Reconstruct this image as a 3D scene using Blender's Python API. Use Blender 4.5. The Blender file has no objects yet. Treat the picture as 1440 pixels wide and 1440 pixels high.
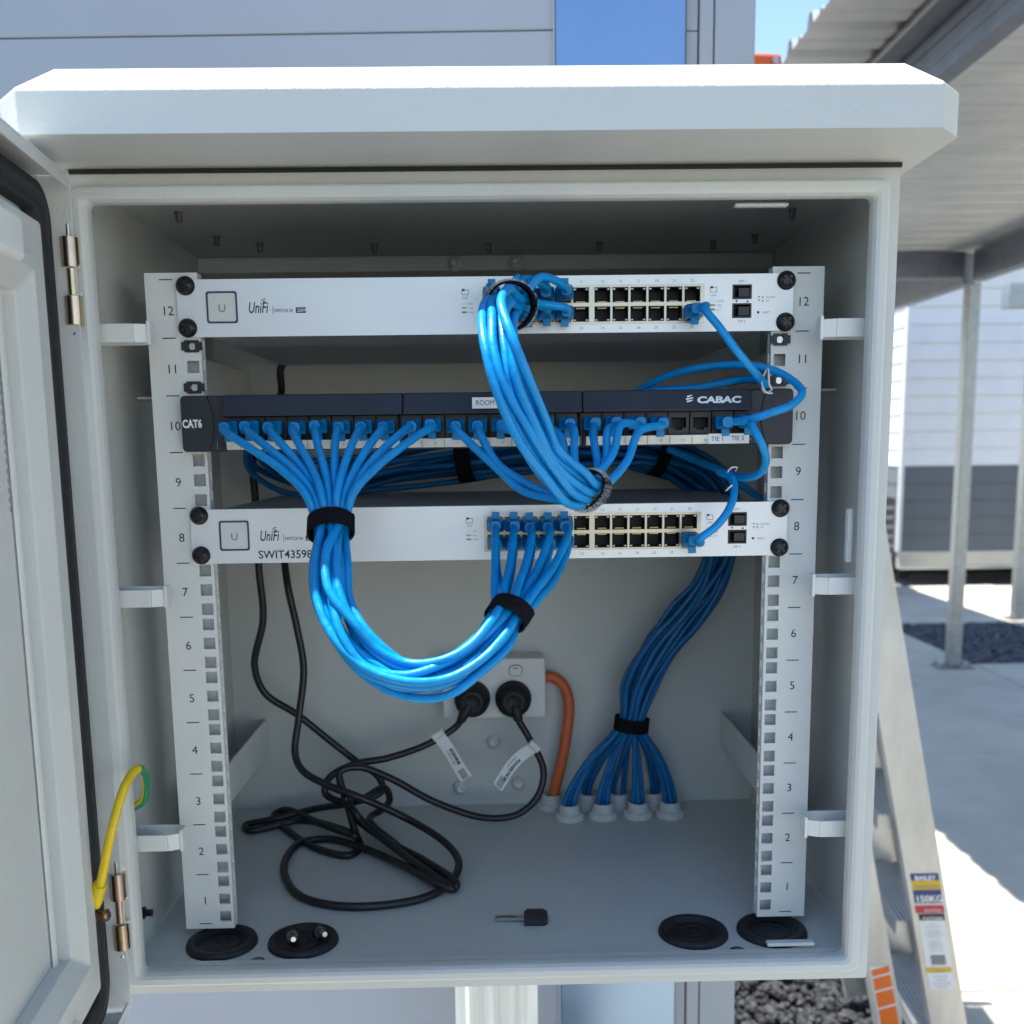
import bpy, math, random
from mathutils import Vector, Matrix
random.seed(7)
sc = bpy.context.scene
col = sc.collection
PI = math.pi

# ------------------------------------------------------------------ camera
FPX = 1440.0
CAM = Vector((2.16, -832.16, 401.56))            # millimetres
YAW, PIT, ROL = -0.01743949, -0.15244031, 0.01328899
PYO = 128.794
def _rot():
    cy, sy = math.cos(YAW), math.sin(YAW); cp, sp = math.cos(PIT), math.sin(PIT); cr, sr = math.cos(ROL), math.sin(ROL)
    Rz = Matrix(((cy, -sy, 0), (sy, cy, 0), (0, 0, 1)))
    Rx = Matrix(((1, 0, 0), (0, cp, -sp), (0, sp, cp)))
    Ry = Matrix(((cr, 0, sr), (0, 1, 0), (-sr, 0, cr)))
    return Rz @ Rx @ Ry
RC = _rot()
cam_d = bpy.data.cameras.new('camera'); cam = bpy.data.objects.new('camera', cam_d); col.objects.link(cam)
right, fwd, up = RC.col[0], RC.col[1], RC.col[2]
M = Matrix((( right[0], up[0], -fwd[0], CAM[0]*.001), (right[1], up[1], -fwd[1], CAM[1]*.001), (right[2], up[2], -fwd[2], CAM[2]*.001), (0, 0, 0, 1)))
cam.matrix_world = M
cam_d.sensor_width = 36; cam_d.lens = 36; cam_d.shift_y = PYO/1440
cam_d.clip_start = .02; cam_d.clip_end = 600
cam_d.dof.use_dof = True; cam_d.dof.focus_distance = .80; cam_d.dof.aperture_fstop = 9
sc.camera = cam

# ------------------------------------------------------------------ light
SUN = Vector((.288, -.006, -1.0)).normalized()
w = bpy.data.worlds.new('World'); sc.world = w; w.use_nodes = True
nt = w.node_tree; nt.nodes.clear()
sky = nt.nodes.new('ShaderNodeTexSky'); sky.sky_type = 'NISHITA'; sky.sun_disc = False
sky.sun_elevation = math.asin(-SUN.z); sky.sun_rotation = math.atan2(-SUN.x, -SUN.y)
sky.altitude = 50; sky.air_density = 1.0; sky.dust_density = .05; sky.ozone_density = 2.0
bg = nt.nodes.new('ShaderNodeBackground'); bg.inputs[1].default_value = .108
wo = nt.nodes.new('ShaderNodeOutputWorld')
nt.links.new(sky.outputs[0], bg.inputs[0]); nt.links.new(bg.outputs[0], wo.inputs[0])
sl = bpy.data.lights.new('sun', 'SUN'); sl.energy = 4.2; sl.angle = math.radians(.53); sl.color = (1, .965, .9)
so = bpy.data.objects.new('sun', sl); col.objects.link(so); so.rotation_euler = SUN.to_track_quat('-Z', 'Y').to_euler()
so.location = (-2, -1, 8)
sc.view_settings.view_transform = 'Standard'; sc.view_settings.look = 'None'
sc.view_settings.exposure = 1.58; sc.view_settings.gamma = 1; sc.view_settings.use_curve_mapping = False

# ------------------------------------------------------------------ pixel helpers (real depths, mm)
def ray(px, py): return RC @ Vector(((px-720)/FPX, 1, -(py-720-PYO)/FPX))
def at(px, py, Y):
    d = ray(px, py); t = (Y-CAM.y)/d.y; return CAM + d*t
def zat(px, py, Z):
    d = ray(px, py); t = (Z-CAM.z)/d.z; return CAM + d*t

# ------------------------------------------------------------------ materials
MATS = {}
def mat(name, color, rough=.5, metal=0, spec=.5, var=0, vscale=30, bump=0, bscale=200, bdist=.0005, detail=3, trans=0, coat=0,
        color2=None, stretch=None, spots=False, thr=None, rvar=0, bstretch=None, ior=None):
    m = bpy.data.materials.new(name); m.use_nodes = True; t = m.node_tree; b = t.nodes['Principled BSDF']
    b.inputs['Base Color'].default_value = (*color, 1); b.inputs['Roughness'].default_value = rough
    b.inputs['Metallic'].default_value = metal; b.inputs['Specular IOR Level'].default_value = spec
    if trans: b.inputs['Transmission Weight'].default_value = trans
    if coat: b.inputs['Coat Weight'].default_value = coat; b.inputs['Coat Roughness'].default_value = .15
    tc = t.nodes.new('ShaderNodeTexCoord')
    def mp(st):
        n = t.nodes.new('ShaderNodeMapping'); t.links.new(tc.outputs['Object'], n.inputs[0])
        if st: n.inputs['Scale'].default_value = st
        return n
    if var or color2:
        n = t.nodes.new('ShaderNodeTexNoise'); n.inputs['Scale'].default_value = vscale; n.inputs['Detail'].default_value = detail
        n.inputs['Roughness'].default_value = .6
        t.links.new(mp(stretch).outputs[0], n.inputs[0])
        r = t.nodes.new('ShaderNodeValToRGB')
        lo, hi = thr if thr else (.3, .7)
        r.color_ramp.elements[0].position = lo; r.color_ramp.elements[1].position = hi
        if color2: c0, c1 = color, color2
        else: c0 = tuple(c*(1-var) for c in color); c1 = tuple(min(1, c*(1+var)) for c in color)
        r.color_ramp.elements[0].color = (*c0, 1); r.color_ramp.elements[1].color = (*c1, 1)
        t.links.new(n.outputs[0], r.inputs[0]); t.links.new(r.outputs[0], b.inputs['Base Color'])
        if rvar:
            q = t.nodes.new('ShaderNodeMapRange'); q.inputs[3].default_value = max(.03, rough-rvar); q.inputs[4].default_value = rough+rvar
            t.links.new(n.outputs[0], q.inputs[0]); t.links.new(q.outputs[0], b.inputs['Roughness'])
    if bump:
        n = t.nodes.new('ShaderNodeTexNoise'); n.inputs['Scale'].default_value = bscale; n.inputs['Detail'].default_value = 2
        t.links.new(mp(bstretch).outputs[0], n.inputs[0])
        u = t.nodes.new('ShaderNodeBump'); u.inputs['Strength'].default_value = bump; u.inputs['Distance'].default_value = bdist
        t.links.new(n.outputs[0], u.inputs['Height']); t.links.new(u.outputs[0], b.inputs['Normal'])
    if spots:     # faint dust specks and smears
        n = t.nodes.new('ShaderNodeTexNoise'); n.inputs['Scale'].default_value = 55; n.inputs['Detail'].default_value = 9; n.inputs['Roughness'].default_value = .75
        t.links.new(mp(None).outputs[0], n.inputs[0]); rp = t.nodes.new('ShaderNodeValToRGB'); rp.color_ramp.elements[0].position = .66; rp.color_ramp.elements[1].position = .74
        rp.color_ramp.elements[0].color = (0, 0, 0, 1); rp.color_ramp.elements[1].color = (.5, .5, .5, 1)
        t.links.new(n.outputs[0], rp.inputs[0]); mx = t.nodes.new('ShaderNodeMix'); mx.data_type = 'RGBA'; mx.inputs[7].default_value = (.40, .38, .33, 1)
        t.links.new(rp.outputs[0], mx.inputs[0]); src = b.inputs['Base Color'].links[0].from_socket
        t.links.new(src, mx.inputs[6]); t.links.new(mx.outputs[2], b.inputs['Base Color'])
    MATS[name] = m
    return m
powder = mat('powder_coat', (.59, .60, .565), .40, var=.03, vscale=9, bump=.6, bscale=560, bdist=.0007, spots=True)
powder2 = mat('powder_coat_rail', (.74, .745, .70), .4, var=.03, vscale=14, bump=.45, bscale=900, bdist=.0004)
weld = mat('painted_weld', (.56, .57, .53), .4, bump=.9, bscale=260, bdist=.0012)
silver = mat('switch_aluminium', (.80, .80, .79), .40, metal=.35, rvar=.10, var=.03, vscale=18, stretch=(.4, 1, 2), bump=.12, bscale=2500, bdist=.0001)
chassis = mat('switch_chassis', (.40, .41, .42), .5, metal=.3, var=.05)
portmetal = mat('port_shield_metal', (.48, .44, .36), .3, metal=.85, var=.06, vscale=120)
black = mat('black_plastic', (.018, .019, .022), .42, var=.15, vscale=60, bump=.15, bscale=1500, bdist=.0002)
navy = mat('panel_plastic', (.016, .018, .028), .45, var=.2, vscale=40, bump=.15, bscale=1200, bdist=.0002)
cavity = mat('socket_interior', (.012, .012, .012), .6)
gold = mat('gold_contact', (.75, .55, .2), .3, metal=1)
led = mat('port_lamp', (.75, .75, .7), .3)
rubber = mat('black_rubber', (.012, .012, .014), .55, var=.3, vscale=40, bump=.2, bscale=400)
rubseal = mat('door_seal_foam', (.022, .023, .026), .7, var=.25, vscale=120, bump=.5, bscale=500, bstretch=(1, 1, .15))
pcable = mat('patch_cable_jacket', (0, .26, .62), .36, spec=.4, var=.12, vscale=60, bump=.35, bscale=150, bdist=.002, coat=0)
pclear = mat('blue_plug_boot', (.001, .20, .46), .36, spec=.35, var=.15, vscale=160)
trunk = mat('trunk_cable_jacket', (.001, .125, .33), .4, var=.15, vscale=90, bump=.2, bscale=200, bdist=.0005)
cord = mat('power_cord_jacket', (.012, .012, .014), .38, var=.2, vscale=60, bump=.15, bscale=500)
velcro = mat('hook_and_loop_black', (.012, .012, .013), .95, spec=.1, var=.5, vscale=500, bump=1, bscale=1500, bdist=.001)
fuzz = mat('loop_fuzz', (.06, .06, .065), .9, color2=(.75, .73, .73), vscale=1100, thr=(.36, .5), bump=1, bscale=1300, bdist=.001)
white_pl = mat('white_plastic', (.70, .70, .67), .35, var=.03, vscale=50)
gland_pl = mat('grey_white_nylon', (.58, .58, .55), .45, var=.04, vscale=60)
orange_c = mat('orange_cable_jacket', (.62, .13, .035), .5, var=.12, vscale=120, bump=.2, bscale=300)
zinc = mat('zinc_plated_steel', (.55, .55, .54), .3, metal=1, var=.1, vscale=150)
brass = mat('yellow_passivated_steel', (.50, .42, .22), .25, metal=1, color2=(.62, .45, .38), vscale=90, thr=(.35, .65))
yellow = mat('earth_wire_yellow', (.78, .55, .01), .38, var=.06, vscale=80, bump=.15, bscale=300)
green = mat('earth_wire_green', (.0, .20, .09), .4)
paper = mat('white_label', (.78, .78, .76), .5, var=.02, vscale=90)
paper2 = mat('sun_patched_strip_card', (.62, .61, .55), .35, color2=(.80, .77, .62), vscale=55, thr=(.35, .65))  # yellowish patches are sun reflections put into the card colour
ink = mat('black_print', (.015, .015, .018), .5)
greyink = mat('grey_print', (.25, .26, .28), .5)
whiteink = mat('white_print', (.8, .8, .8), .5)
navyink = mat('navy_line', (.04, .05, .12), .35)
lg = mat('legend_green', (.12, .38, .14), .5); lgl = mat('legend_pale_green', (.42, .5, .2), .5); lo_ = mat('legend_orange', (.6, .35, .15), .5)
redp = mat('red_print', (.55, .03, .05), .45); bluep = mat('blue_print', (.03, .05, .17), .45); yellp = mat('yellow_print', (.72, .45, .03), .45)
orangep = mat('orange_print', (.85, .17, .015), .45); orangepl = mat('orange_plastic', (.62, .10, .015), .5, var=.1)
alu = mat('ladder_aluminium', (.60, .58, .53), .45, metal=.5, spots=True, var=.16, vscale=14, bump=.2, bscale=300, stretch=(1, 1, .3), rvar=.1)
alu2 = mat('ladder_ribbed_tread', (.48, .49, .49), .4, metal=.7, var=.08, vscale=30)
galv = mat('galvanised_steel', (.27, .28, .28), .38, metal=.75, var=.14, vscale=22, rvar=.1, bump=.1, bscale=60)
galvb = mat('galvanised_bracket', (.17, .19, .22), .42, metal=.7, var=.12, vscale=12)
sheetm = mat('roof_sheet_underside', (.50, .51, .49), .36, var=.08, vscale=5, metal=.35)
wallp = mat('insulated_panel_paint', (.335, .355, .39), .32, var=.04, vscale=4, color2=None, bump=.05, bscale=20)
bluesteel = mat('blue_grey_cover_sheet', (.25, .34, .47), .2, metal=.9, spots=True, var=.05, vscale=5, bump=.06, bscale=40, rvar=.06)
postpaint = mat('weathered_white_post', (.62, .61, .56), .5, color2=(.78, .77, .72), vscale=22, stretch=(3, 3, .25), thr=(.3, .6), bump=.2, bscale=120)
board_w = mat('white_cladding', (.60, .61, .62), .45, var=.03, vscale=6)
board_d = mat('slate_grey_cladding', (.075, .088, .10), .45, var=.06, vscale=6)
beige = mat('floor_bearer_paint', (.36, .35, .31), .5, var=.06, vscale=8)
dark = mat('supports_and_void_shade', (.02, .02, .02), .8)  # black for painted void shade, also on stumps and unit legs
concrete = mat('concrete_slab', (.50, .455, .38), .85, spots=True, var=.15, vscale=2.6, detail=10, bump=.3, bscale=120, bdist=.002)
ground_m = mat('ground_concrete', (.38, .38, .36), .9, var=.1, vscale=.8, detail=8)
low_bounce_asphalt = mat('low_bounce_asphalt', (.05, .05, .052), .9, var=.15, vscale=3)
paving = mat('bounce_paving', (.42, .40, .35), .85, var=.06, vscale=3)
joint = mat('joint_dirt', (.13, .125, .115), .95, var=.2, vscale=30)
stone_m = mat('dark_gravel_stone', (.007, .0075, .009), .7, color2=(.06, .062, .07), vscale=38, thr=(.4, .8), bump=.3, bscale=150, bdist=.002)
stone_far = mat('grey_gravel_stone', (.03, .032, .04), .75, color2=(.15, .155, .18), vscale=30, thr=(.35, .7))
bed_m = mat('gravel_bed_soil', (.03, .03, .033), .95)
mat('dull_bolt', (.16, .16, .15), .45, metal=.3)
keym = mat('nickel_key', (.5, .49, .45), .3, metal=1)
glossgrey = mat('equipment_grey', (.07, .07, .07), .5, var=.1)
blacksteel = mat('black_screw', (.02, .02, .022), .3, metal=.5, spec=.6)

# ------------------------------------------------------------------ mesh builder (world mm in, metres out)
class MB:
    def __init__(s, scale=.001, xf=None): s.v = []; s.f = []; s.m = []; s.s = []; s.k = scale; s.xf = xf
    def add(s, vs, fs, m=0, smooth=False):
        n = len(s.v); s.v += [Vector(p) for p in vs]
        for f in fs: s.f.append([i+n for i in f]); s.m.append(m); s.s.append(smooth)
        return s
    def box(s, x0, x1, y0, y1, z0, z1, m=0):
        return s.add([(x0,y0,z0),(x1,y0,z0),(x1,y1,z0),(x0,y1,z0),(x0,y0,z1),(x1,y0,z1),(x1,y1,z1),(x0,y1,z1)],
                     [(0,3,2,1),(4,5,6,7),(0,1,5,4),(1,2,6,5),(2,3,7,6),(3,0,4,7)], m)
    def hexa(s, p, m=0):      # 8 points, bottom 4 then top 4
        return s.add(p, [(0,3,2,1),(4,5,6,7),(0,1,5,4),(1,2,6,5),(2,3,7,6),(3,0,4,7)], m)
    def cyl(s, p0, p1, r0, r1=None, n=20, m=0, cap=True, smooth=True):
        r1 = r0 if r1 is None else r1
        p0, p1 = Vector(p0), Vector(p1); d = (p1-p0).normalized()
        a = d.orthogonal().normalized(); b = d.cross(a)
        vs = []; fs = []
        for p, r in ((p0, r0), (p1, r1)):
            for i in range(n):
                t = 2*PI*i/n; vs.append(p + (a*math.cos(t)+b*math.sin(t))*r)
        s.add(vs, [(i, (i+1) % n, n+(i+1) % n, n+i) for i in range(n)], m, smooth)
        if cap:
            s.add(vs[:n], [tuple(reversed(range(n)))], m); s.add(vs[n:], [tuple(range(n))], m)
        return s
    def lathe(s, c, axis, prof, n=28, m=0, serr=0, smooth=True):   # prof: (radius, offset along axis)
        c = Vector(c); d = Vector(axis).normalized(); a = d.orthogonal().normalized(); b = d.cross(a); vs = []
        for r, h in prof:
            for i in range(n):
                t = 2*PI*i/n; rr = r*(1+(serr if (i//1) % 2 else 0)) if serr and r > 0 else r
                vs.append(c + d*h + (a*math.cos(t)+b*math.sin(t))*rr)
        fs = []
        for k in range(len(prof)-1):
            for i in range(n): fs.append((k*n+i, k*n+(i+1) % n, (k+1)*n+(i+1) % n, (k+1)*n+i))
        return s.add(vs, fs, m, smooth)
    def tube(s, pts, r, n=8, m=0, m2=None, split=None):
        pts = [Vector(p) for p in pts]; N = len(pts); T = []
        for i in range(N): T.append((pts[min(i+1, N-1)]-pts[max(i-1, 0)]).normalized())
        a = T[0].orthogonal().normalized(); vs = []
        for i in range(N):
            if i:
                q = T[i-1].rotation_difference(T[i]); a = q @ a; a = (a - T[i]*a.dot(T[i])).normalized()
            b = T[i].cross(a); rr = r(i/(N-1)) if callable(r) else r
            for k in range(n):
                t = 2*PI*k/n; vs.append(pts[i] + (a*math.cos(t)+b*math.sin(t))*rr)
        base = len(s.v); s.v += vs
        for i in range(N-1):
            for k in range(n):
                s.f.append([base+i*n+k, base+i*n+(k+1) % n, base+(i+1)*n+(k+1) % n, base+(i+1)*n+k])
                mm = m
                if m2 is not None and split(i/(N-1), k/n): mm = m2
                s.m.append(mm); s.s.append(True)
        s.f.append([base+k for k in reversed(range(n))]); s.m.append(m); s.s.append(False)
        s.f.append([base+(N-1)*n+k for k in range(n)]); s.m.append(m); s.s.append(False)
        return s
    def loops(s, lps, m=0, close=True, smooth=False, cap0=False, cap1=False):
        n = len(lps[0]); vs = [p for l in lps for p in l]; fs = []
        for k in range(len(lps)-1):
            for i in range(n if close else n-1):
                fs.append((k*n+i, k*n+(i+1) % n, (k+1)*n+(i+1) % n, (k+1)*n+i))
        s.add(vs, fs, m, smooth)
        if cap0: s.add(lps[0], [tuple(reversed(range(n)))], m)
        if cap1: s.add(lps[-1], [tuple(range(n))], m)
        return s
    def plate(s, x0, x1, z0, z1, holes, y0, y1, m=0):      # slab in the XZ plane with rectangular holes (hx0,hx1,hz0,hz1)
        xs = sorted({x0, x1, *[h[0] for h in holes], *[h[1] for h in holes]}); zs = sorted({z0, z1, *[h[2] for h in holes], *[h[3] for h in holes]})
        def solid(i, j):
            if i < 0 or j < 0 or i >= len(xs)-1 or j >= len(zs)-1: return False
            cx, cz = (xs[i]+xs[i+1])/2, (zs[j]+zs[j+1])/2
            return not any(h[0] < cx < h[1] and h[2] < cz < h[3] for h in holes)
        for i in range(len(xs)-1):
            for j in range(len(zs)-1):
                if not solid(i, j): continue
                a, b, c, d = xs[i], xs[i+1], zs[j], zs[j+1]
                s.add([(a,y0,c),(b,y0,c),(b,y0,d),(a,y0,d)], [(0,1,2,3)], m); s.add([(a,y1,c),(b,y1,c),(b,y1,d),(a,y1,d)], [(3,2,1,0)], m)
                if not solid(i-1, j): s.add([(a,y0,c),(a,y1,c),(a,y1,d),(a,y0,d)], [(3,2,1,0)], m)
                if not solid(i+1, j): s.add([(b,y0,c),(b,y1,c),(b,y1,d),(b,y0,d)], [(0,1,2,3)], m)
                if not solid(i, j-1): s.add([(a,y0,c),(b,y0,c),(b,y1,c),(a,y1,c)], [(3,2,1,0)], m)
                if not solid(i, j+1): s.add([(a,y0,d),(b,y0,d),(b,y1,d),(a,y1,d)], [(0,1,2,3)], m)
        return s
    def mesh(s, name, mats, origin=Vector((0, 0, 0))):
        me = bpy.data.meshes.new(name)
        vs = [(s.xf @ v if s.xf else v) for v in s.v]
        me.from_pydata([tuple(v*s.k-origin) for v in vs], [], s.f)
        for m in (mats if isinstance(mats, (list, tuple)) else [mats]): me.materials.append(m)
        me.polygons.foreach_set('material_index', s.m); me.polygons.foreach_set('use_smooth', s.s); me.update()
        return me
    def build(s, name, mats, parent=None, bevel=0, seg=2):
        org = parent['_o'] if parent is not None and parent.name in ORG else Vector((0, 0, 0))
        org = ORG[parent.name] if parent is not None and parent.name in ORG else Vector((0, 0, 0))
        o = bpy.data.objects.new(name, s.mesh(name, mats, org)); col.objects.link(o)
        if parent is not None: o.parent = parent; ORG[o.name] = org
        if bevel:
            b = o.modifiers.new('bevel', 'BEVEL'); b.width = bevel*s.k; b.segments = seg; b.limit_method = 'ANGLE'; b.angle_limit = math.radians(35)
            b.harden_normals = False
        return o
ORG = {}
def _fixbuild():
    def build(s, name, mats, parent=None, bevel=0, seg=2):
        org = ORG.get(parent.name, Vector((0, 0, 0))) if parent is not None else Vector((0, 0, 0))
        o = bpy.data.objects.new(name, s.mesh(name, mats, org)); col.objects.link(o)
        if parent is not None: o.parent = parent; ORG[o.name] = org
        if bevel:
            b = o.modifiers.new('bevel', 'BEVEL'); b.width = bevel*s.k; b.segments = seg; b.limit_method = 'ANGLE'; b.angle_limit = math.radians(35)
        return o
    MB.build = build
_fixbuild()
def thing(name, label, cat, loc=(0, 0, 0), group=None):     # loc in metres
    o = bpy.data.objects.new(name, None); col.objects.link(o); o.location = loc; o.empty_display_size = .02
    o['label'] = label; o['category'] = cat
    if group: o['group'] = group
    ORG[o.name] = Vector(loc)
    return o
def tag(o, label, cat, group=None):
    o['label'] = label; o['category'] = cat
    if group: o['group'] = group
    return o
def place(name, me, parent, loc, rot=(0, 0, 0)):            # shared mesh, loc = world mm
    o = bpy.data.objects.new(name, me); col.objects.link(o); o.parent = parent
    o.location = Vector(loc)*.001 - ORG.get(parent.name, Vector((0, 0, 0))); o.rotation_euler = rot
    return o
def copy_tree(o, parent=None):
    c = o.copy(); col.objects.link(c); c.parent = parent
    for ch in o.children: copy_tree(ch, c)
    return c
_tc = {}
def textverts(s, size, sx=1, shear=0, bold=0):
    key = (s, size, sx, shear, bold)
    if key in _tc: return _tc[key]
    cu = bpy.data.curves.new('t', 'FONT'); cu.body = s; cu.size = size; cu.align_x = 'LEFT'; cu.offset = bold; cu.shear = shear; cu.resolution_u = 3
    ob = bpy.data.objects.new('t', cu); me = bpy.data.meshes.new_from_object(ob)
    vs = [Vector((v.co.x*sx, v.co.y, 0)) for v in me.vertices]; fs = [tuple(p.vertices) for p in me.polygons]
    bpy.data.objects.remove(ob); bpy.data.curves.remove(cu); bpy.data.meshes.remove(me)
    _tc[key] = (vs, fs); return vs, fs
def text(mb, s, org, h, ux=(1, 0, 0), uz=(0, 0, 1), sx=1, shear=0, bold=0, m=0, align='L'):
    """h = capital height in mm, org = baseline start"""
    vs, fs = textverts(s, 1.0, sx, shear, bold)
    if not vs: return
    k = h/.73; ux, uz, org = Vector(ux), Vector(uz), Vector(org)
    wd = max(v.x for v in vs); off = 0 if align == 'L' else (-wd/2 if align == 'C' else -wd)
    mb.add([org + ux*((v.x+off)*k) + uz*(v.y*k) for v in vs], fs, m)
def spline(P, sub=8):
    P = [Vector(p) for p in P]; Q = [P[0]*2-P[1]] + P + [P[-1]*2-P[-2]]; out = []
    for i in range(1, len(Q)-2):
        p0, p1, p2, p3 = Q[i-1:i+3]
        t0 = 0; t1 = t0+max((p1-p0).length, 1e-6)**.5; t2 = t1+max((p2-p1).length, 1e-6)**.5; t3 = t2+max((p3-p2).length, 1e-6)**.5
        for k in range(sub):
            t = t1+(t2-t1)*k/sub
            A1 = p0*((t1-t)/(t1-t0))+p1*((t-t0)/(t1-t0)); A2 = p1*((t2-t)/(t2-t1))+p2*((t-t1)/(t2-t1)); A3 = p2*((t3-t)/(t3-t2))+p3*((t-t2)/(t3-t2))
            B1 = A1*((t2-t)/(t2-t0))+A2*((t-t0)/(t2-t0)); B2 = A2*((t3-t)/(t3-t1))+A3*((t-t1)/(t3-t1))
            out.append(B1*((t2-t)/(t2-t1))+B2*((t-t1)/(t2-t1)))
    out.append(P[-1])
    return out
def rrect(x0, x1, z0, z1, r, Y, n=5):
    pts = []
    for cx, cz, a0 in ((x1-r, z1-r, 0), (x0+r, z1-r, PI/2), (x0+r, z0+r, PI), (x1-r, z0+r, 1.5*PI)):
        for i in range(n):
            a = a0+PI/2*i/(n-1); pts.append(Vector((cx+r*math.cos(a), Y, cz+r*math.sin(a))))
    return pts

# =================================================================== GROUND AND SURROUNDINGS (metres)
G = -1.0
def S(mb, name, mats, label=None, kind='structure'):
    o = mb.build(name, mats); o['kind'] = kind
    return o
g = MB(1); g.box(-60, 60, -60, 60, G-.3, G-.045); gr = S(g, 'ground', ground_m)
pv = MB(1); pv.box(-8, 1.1, -.95, .10, G-.044, G-.006); S(pv, 'bounce_strip', paving)  # unseen pale strip, added to bounce sun up onto hood and lip
pv = MB(1); pv.box(-60, 1.1, -60, -.96, G-.044, G-.02); S(pv, 'unseen_dark_ground', low_bounce_asphalt)  # unseen dark ground, added to keep bounce light off the cabinet ceiling
base = MB(1)
base.box(1.1, 3.03, -8, 9.6, G-.044, G-.02); base.box(3.031, 9, -8, 5.47, G-.044, G-.02); base.box(3.031, 9, 6.96, 14, G-.044, G-.02); base.box(-4, 3.03, 9.601, 14, G-.044, G-.02)
path = S(base, 'path', joint)
def slab(x0, x1, y0, y1):
    mb = MB(1); e = .005; mb.box(x0+e, x1-e, y0+e, y1-e, G-.03, G); mb.build('slab', concrete, path, bevel=.004, seg=1)
ys = [-4.4, -2.4, -.4, 1.60, 3.62, 5.62, 7.62, 9.6]
for a, b in zip(ys, ys[1:]): slab(1.1, 3.03, a, b)
for a, b in ((-4.4, -2.4), (-2.4, -.4), (-.4, 1.6), (1.6, 3.62), (3.62, 5.47), (6.96, 9.0)):
    for x in ((3.03, 5.0), (5.0, 7.0)): slab(x[0], x[1], a, b)
for a, b in ((9.6, 11.6), (11.6, 14)):
    slab(-4, -.5, a, b); slab(-.5, 3.03, a, b)
b = MB(1); b.box(.33, 1.09, .2, 8, G-.044, G-.03); b.box(3.04, 9, 5.48, 6.95, G-.044, G-.03); b.box(-6, .33, .56, 8, G-.044, G-.03); b.box(-8, .329, .105, .559, G-.044, G-.02); b.box(.331, 1.09, .105, -.201+.4, G-.044, G-.031); S(b, 'gravel_bed', bed_m)
def stones(name, regions, seed, m=None):
    rnd = random.Random(seed); mb = MB(1)
    ico = [(0,0,1),(.894,0,.447),(.276,.851,.447),(-.724,.526,.447),(-.724,-.526,.447),(.276,-.851,.447),(.724,.526,-.447),(-.276,.851,-.447),(-.894,0,-.447),(-.276,-.851,-.447),(.724,-.526,-.447),(0,0,-1)]
    icf = [(0,1,2),(0,2,3),(0,3,4),(0,4,5),(0,5,1),(1,6,2),(2,7,3),(3,8,4),(4,9,5),(5,10,1),(2,6,7),(3,7,8),(4,8,9),(5,9,10),(1,10,6),(6,11,7),(7,11,8),(8,11,9),(9,11,10),(10,11,6)]
    for (x0, x1, y0, y1, n, s0, s1) in regions:
        for i in range(n):
            c = Vector((rnd.uniform(x0, x1), rnd.uniform(y0, y1), G-.028+rnd.uniform(0, .024)))
            r = rnd.uniform(s0, s1); q = Matrix.Rotation(rnd.uniform(0, 6), 3, 'Z') @ Matrix.Rotation(rnd.uniform(0, 6), 3, 'X')
            sc3 = Vector((r*rnd.uniform(.7, 1.3), r*rnd.uniform(.6, 1), r*rnd.uniform(.5, .85)))
            vs = []
            for p in ico:
                k = rnd.uniform(.82, 1.15); vs.append(c + q @ Vector((p[0]*sc3.x*k, p[1]*sc3.y*k, p[2]*sc3.z*k)))
            mb.add(vs, icf, 0, False)
    o = mb.build(name, m or stone_m); o['kind'] = 'stuff'; o['label'] = 'dark grey crushed stone'; return o
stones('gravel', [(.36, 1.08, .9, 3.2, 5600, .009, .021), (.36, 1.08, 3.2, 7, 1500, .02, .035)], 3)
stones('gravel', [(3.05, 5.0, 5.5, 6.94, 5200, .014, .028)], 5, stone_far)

# ---- white panel wall behind the cabinet
wt = thing('panel_wall', 'pale insulated panel wall standing right behind the open cabinet', 'wall', (.2, .6, G))
ang = math.radians(1.3); Rw = Matrix.Translation((.355, .6, 0)) @ Matrix.Rotation(-ang, 4, 'Z')
def W(): return MB(1, Rw)
for (z0, z1) in ((G-.02, -.47), (-.468, .9393), (.9408, 1.68)):
    m_ = W(); m_.box(-3.6, -.0905, 0, .08, z0, z1); m_.build('wall_panel', wallp, wt, bevel=.0015, seg=1)
m_ = W(); m_.box(-.0895, -.075, 0, .08, G-.02, .935); m_.box(-.0895, -.075, 0, .08, .9365, 1.68); m_.build('joint_strip', wallp, wt)
m_ = W(); m_.box(-.073, -.0545, -.004, .08, G-.02, 1.68); m_.build('corner_trim', wallp, wt, bevel=.002)
m_ = W(); m_.box(-.053, 0, -.004, .075, G-.02, 1.68); m_.build('corner_trim', wallp, wt, bevel=.002)
m_ = W(); m_.box(-.262, -.092, -.012, -.001, -.9, 1.66); m_.build('cover_sheet', bluesteel, wt, bevel=.001)
m_ = W(); m_.box(-.264, -.2625, -.014, -.001, -.9, 1.66); m_.build('edge_trim', wallp, wt)

# ---- fluted post that carries the cabinet
pt = thing('mounting_post', 'weathered white fluted post carrying the cabinet from below', 'post', (-.004, .40, G))
prof = []
for i in range(25):
    x = -54+102*i/24; d = 0 if i in (0, 24) else (5*math.sin(i*PI/3) if 3 < i < 21 else 0)
    prof.append((x, 348+d))
prof += [(48, 440), (-54, 440)]
m_ = MB(); m_.loops([[Vector((x, y, -995)) for x, y in prof], [Vector((x, y, -34)) for x, y in prof]], cap0=True, cap1=True); m_.build('post_shaft', postpaint, pt)
m_ = MB(); m_.box(-54, 48, 352, 440, -33.6, 520); m_.build('back_stay', galv, pt)
m_ = MB(); m_.box(-110, 104, 300, 490, -1010, -996); m_.build('base_plate', galv, pt)

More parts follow.
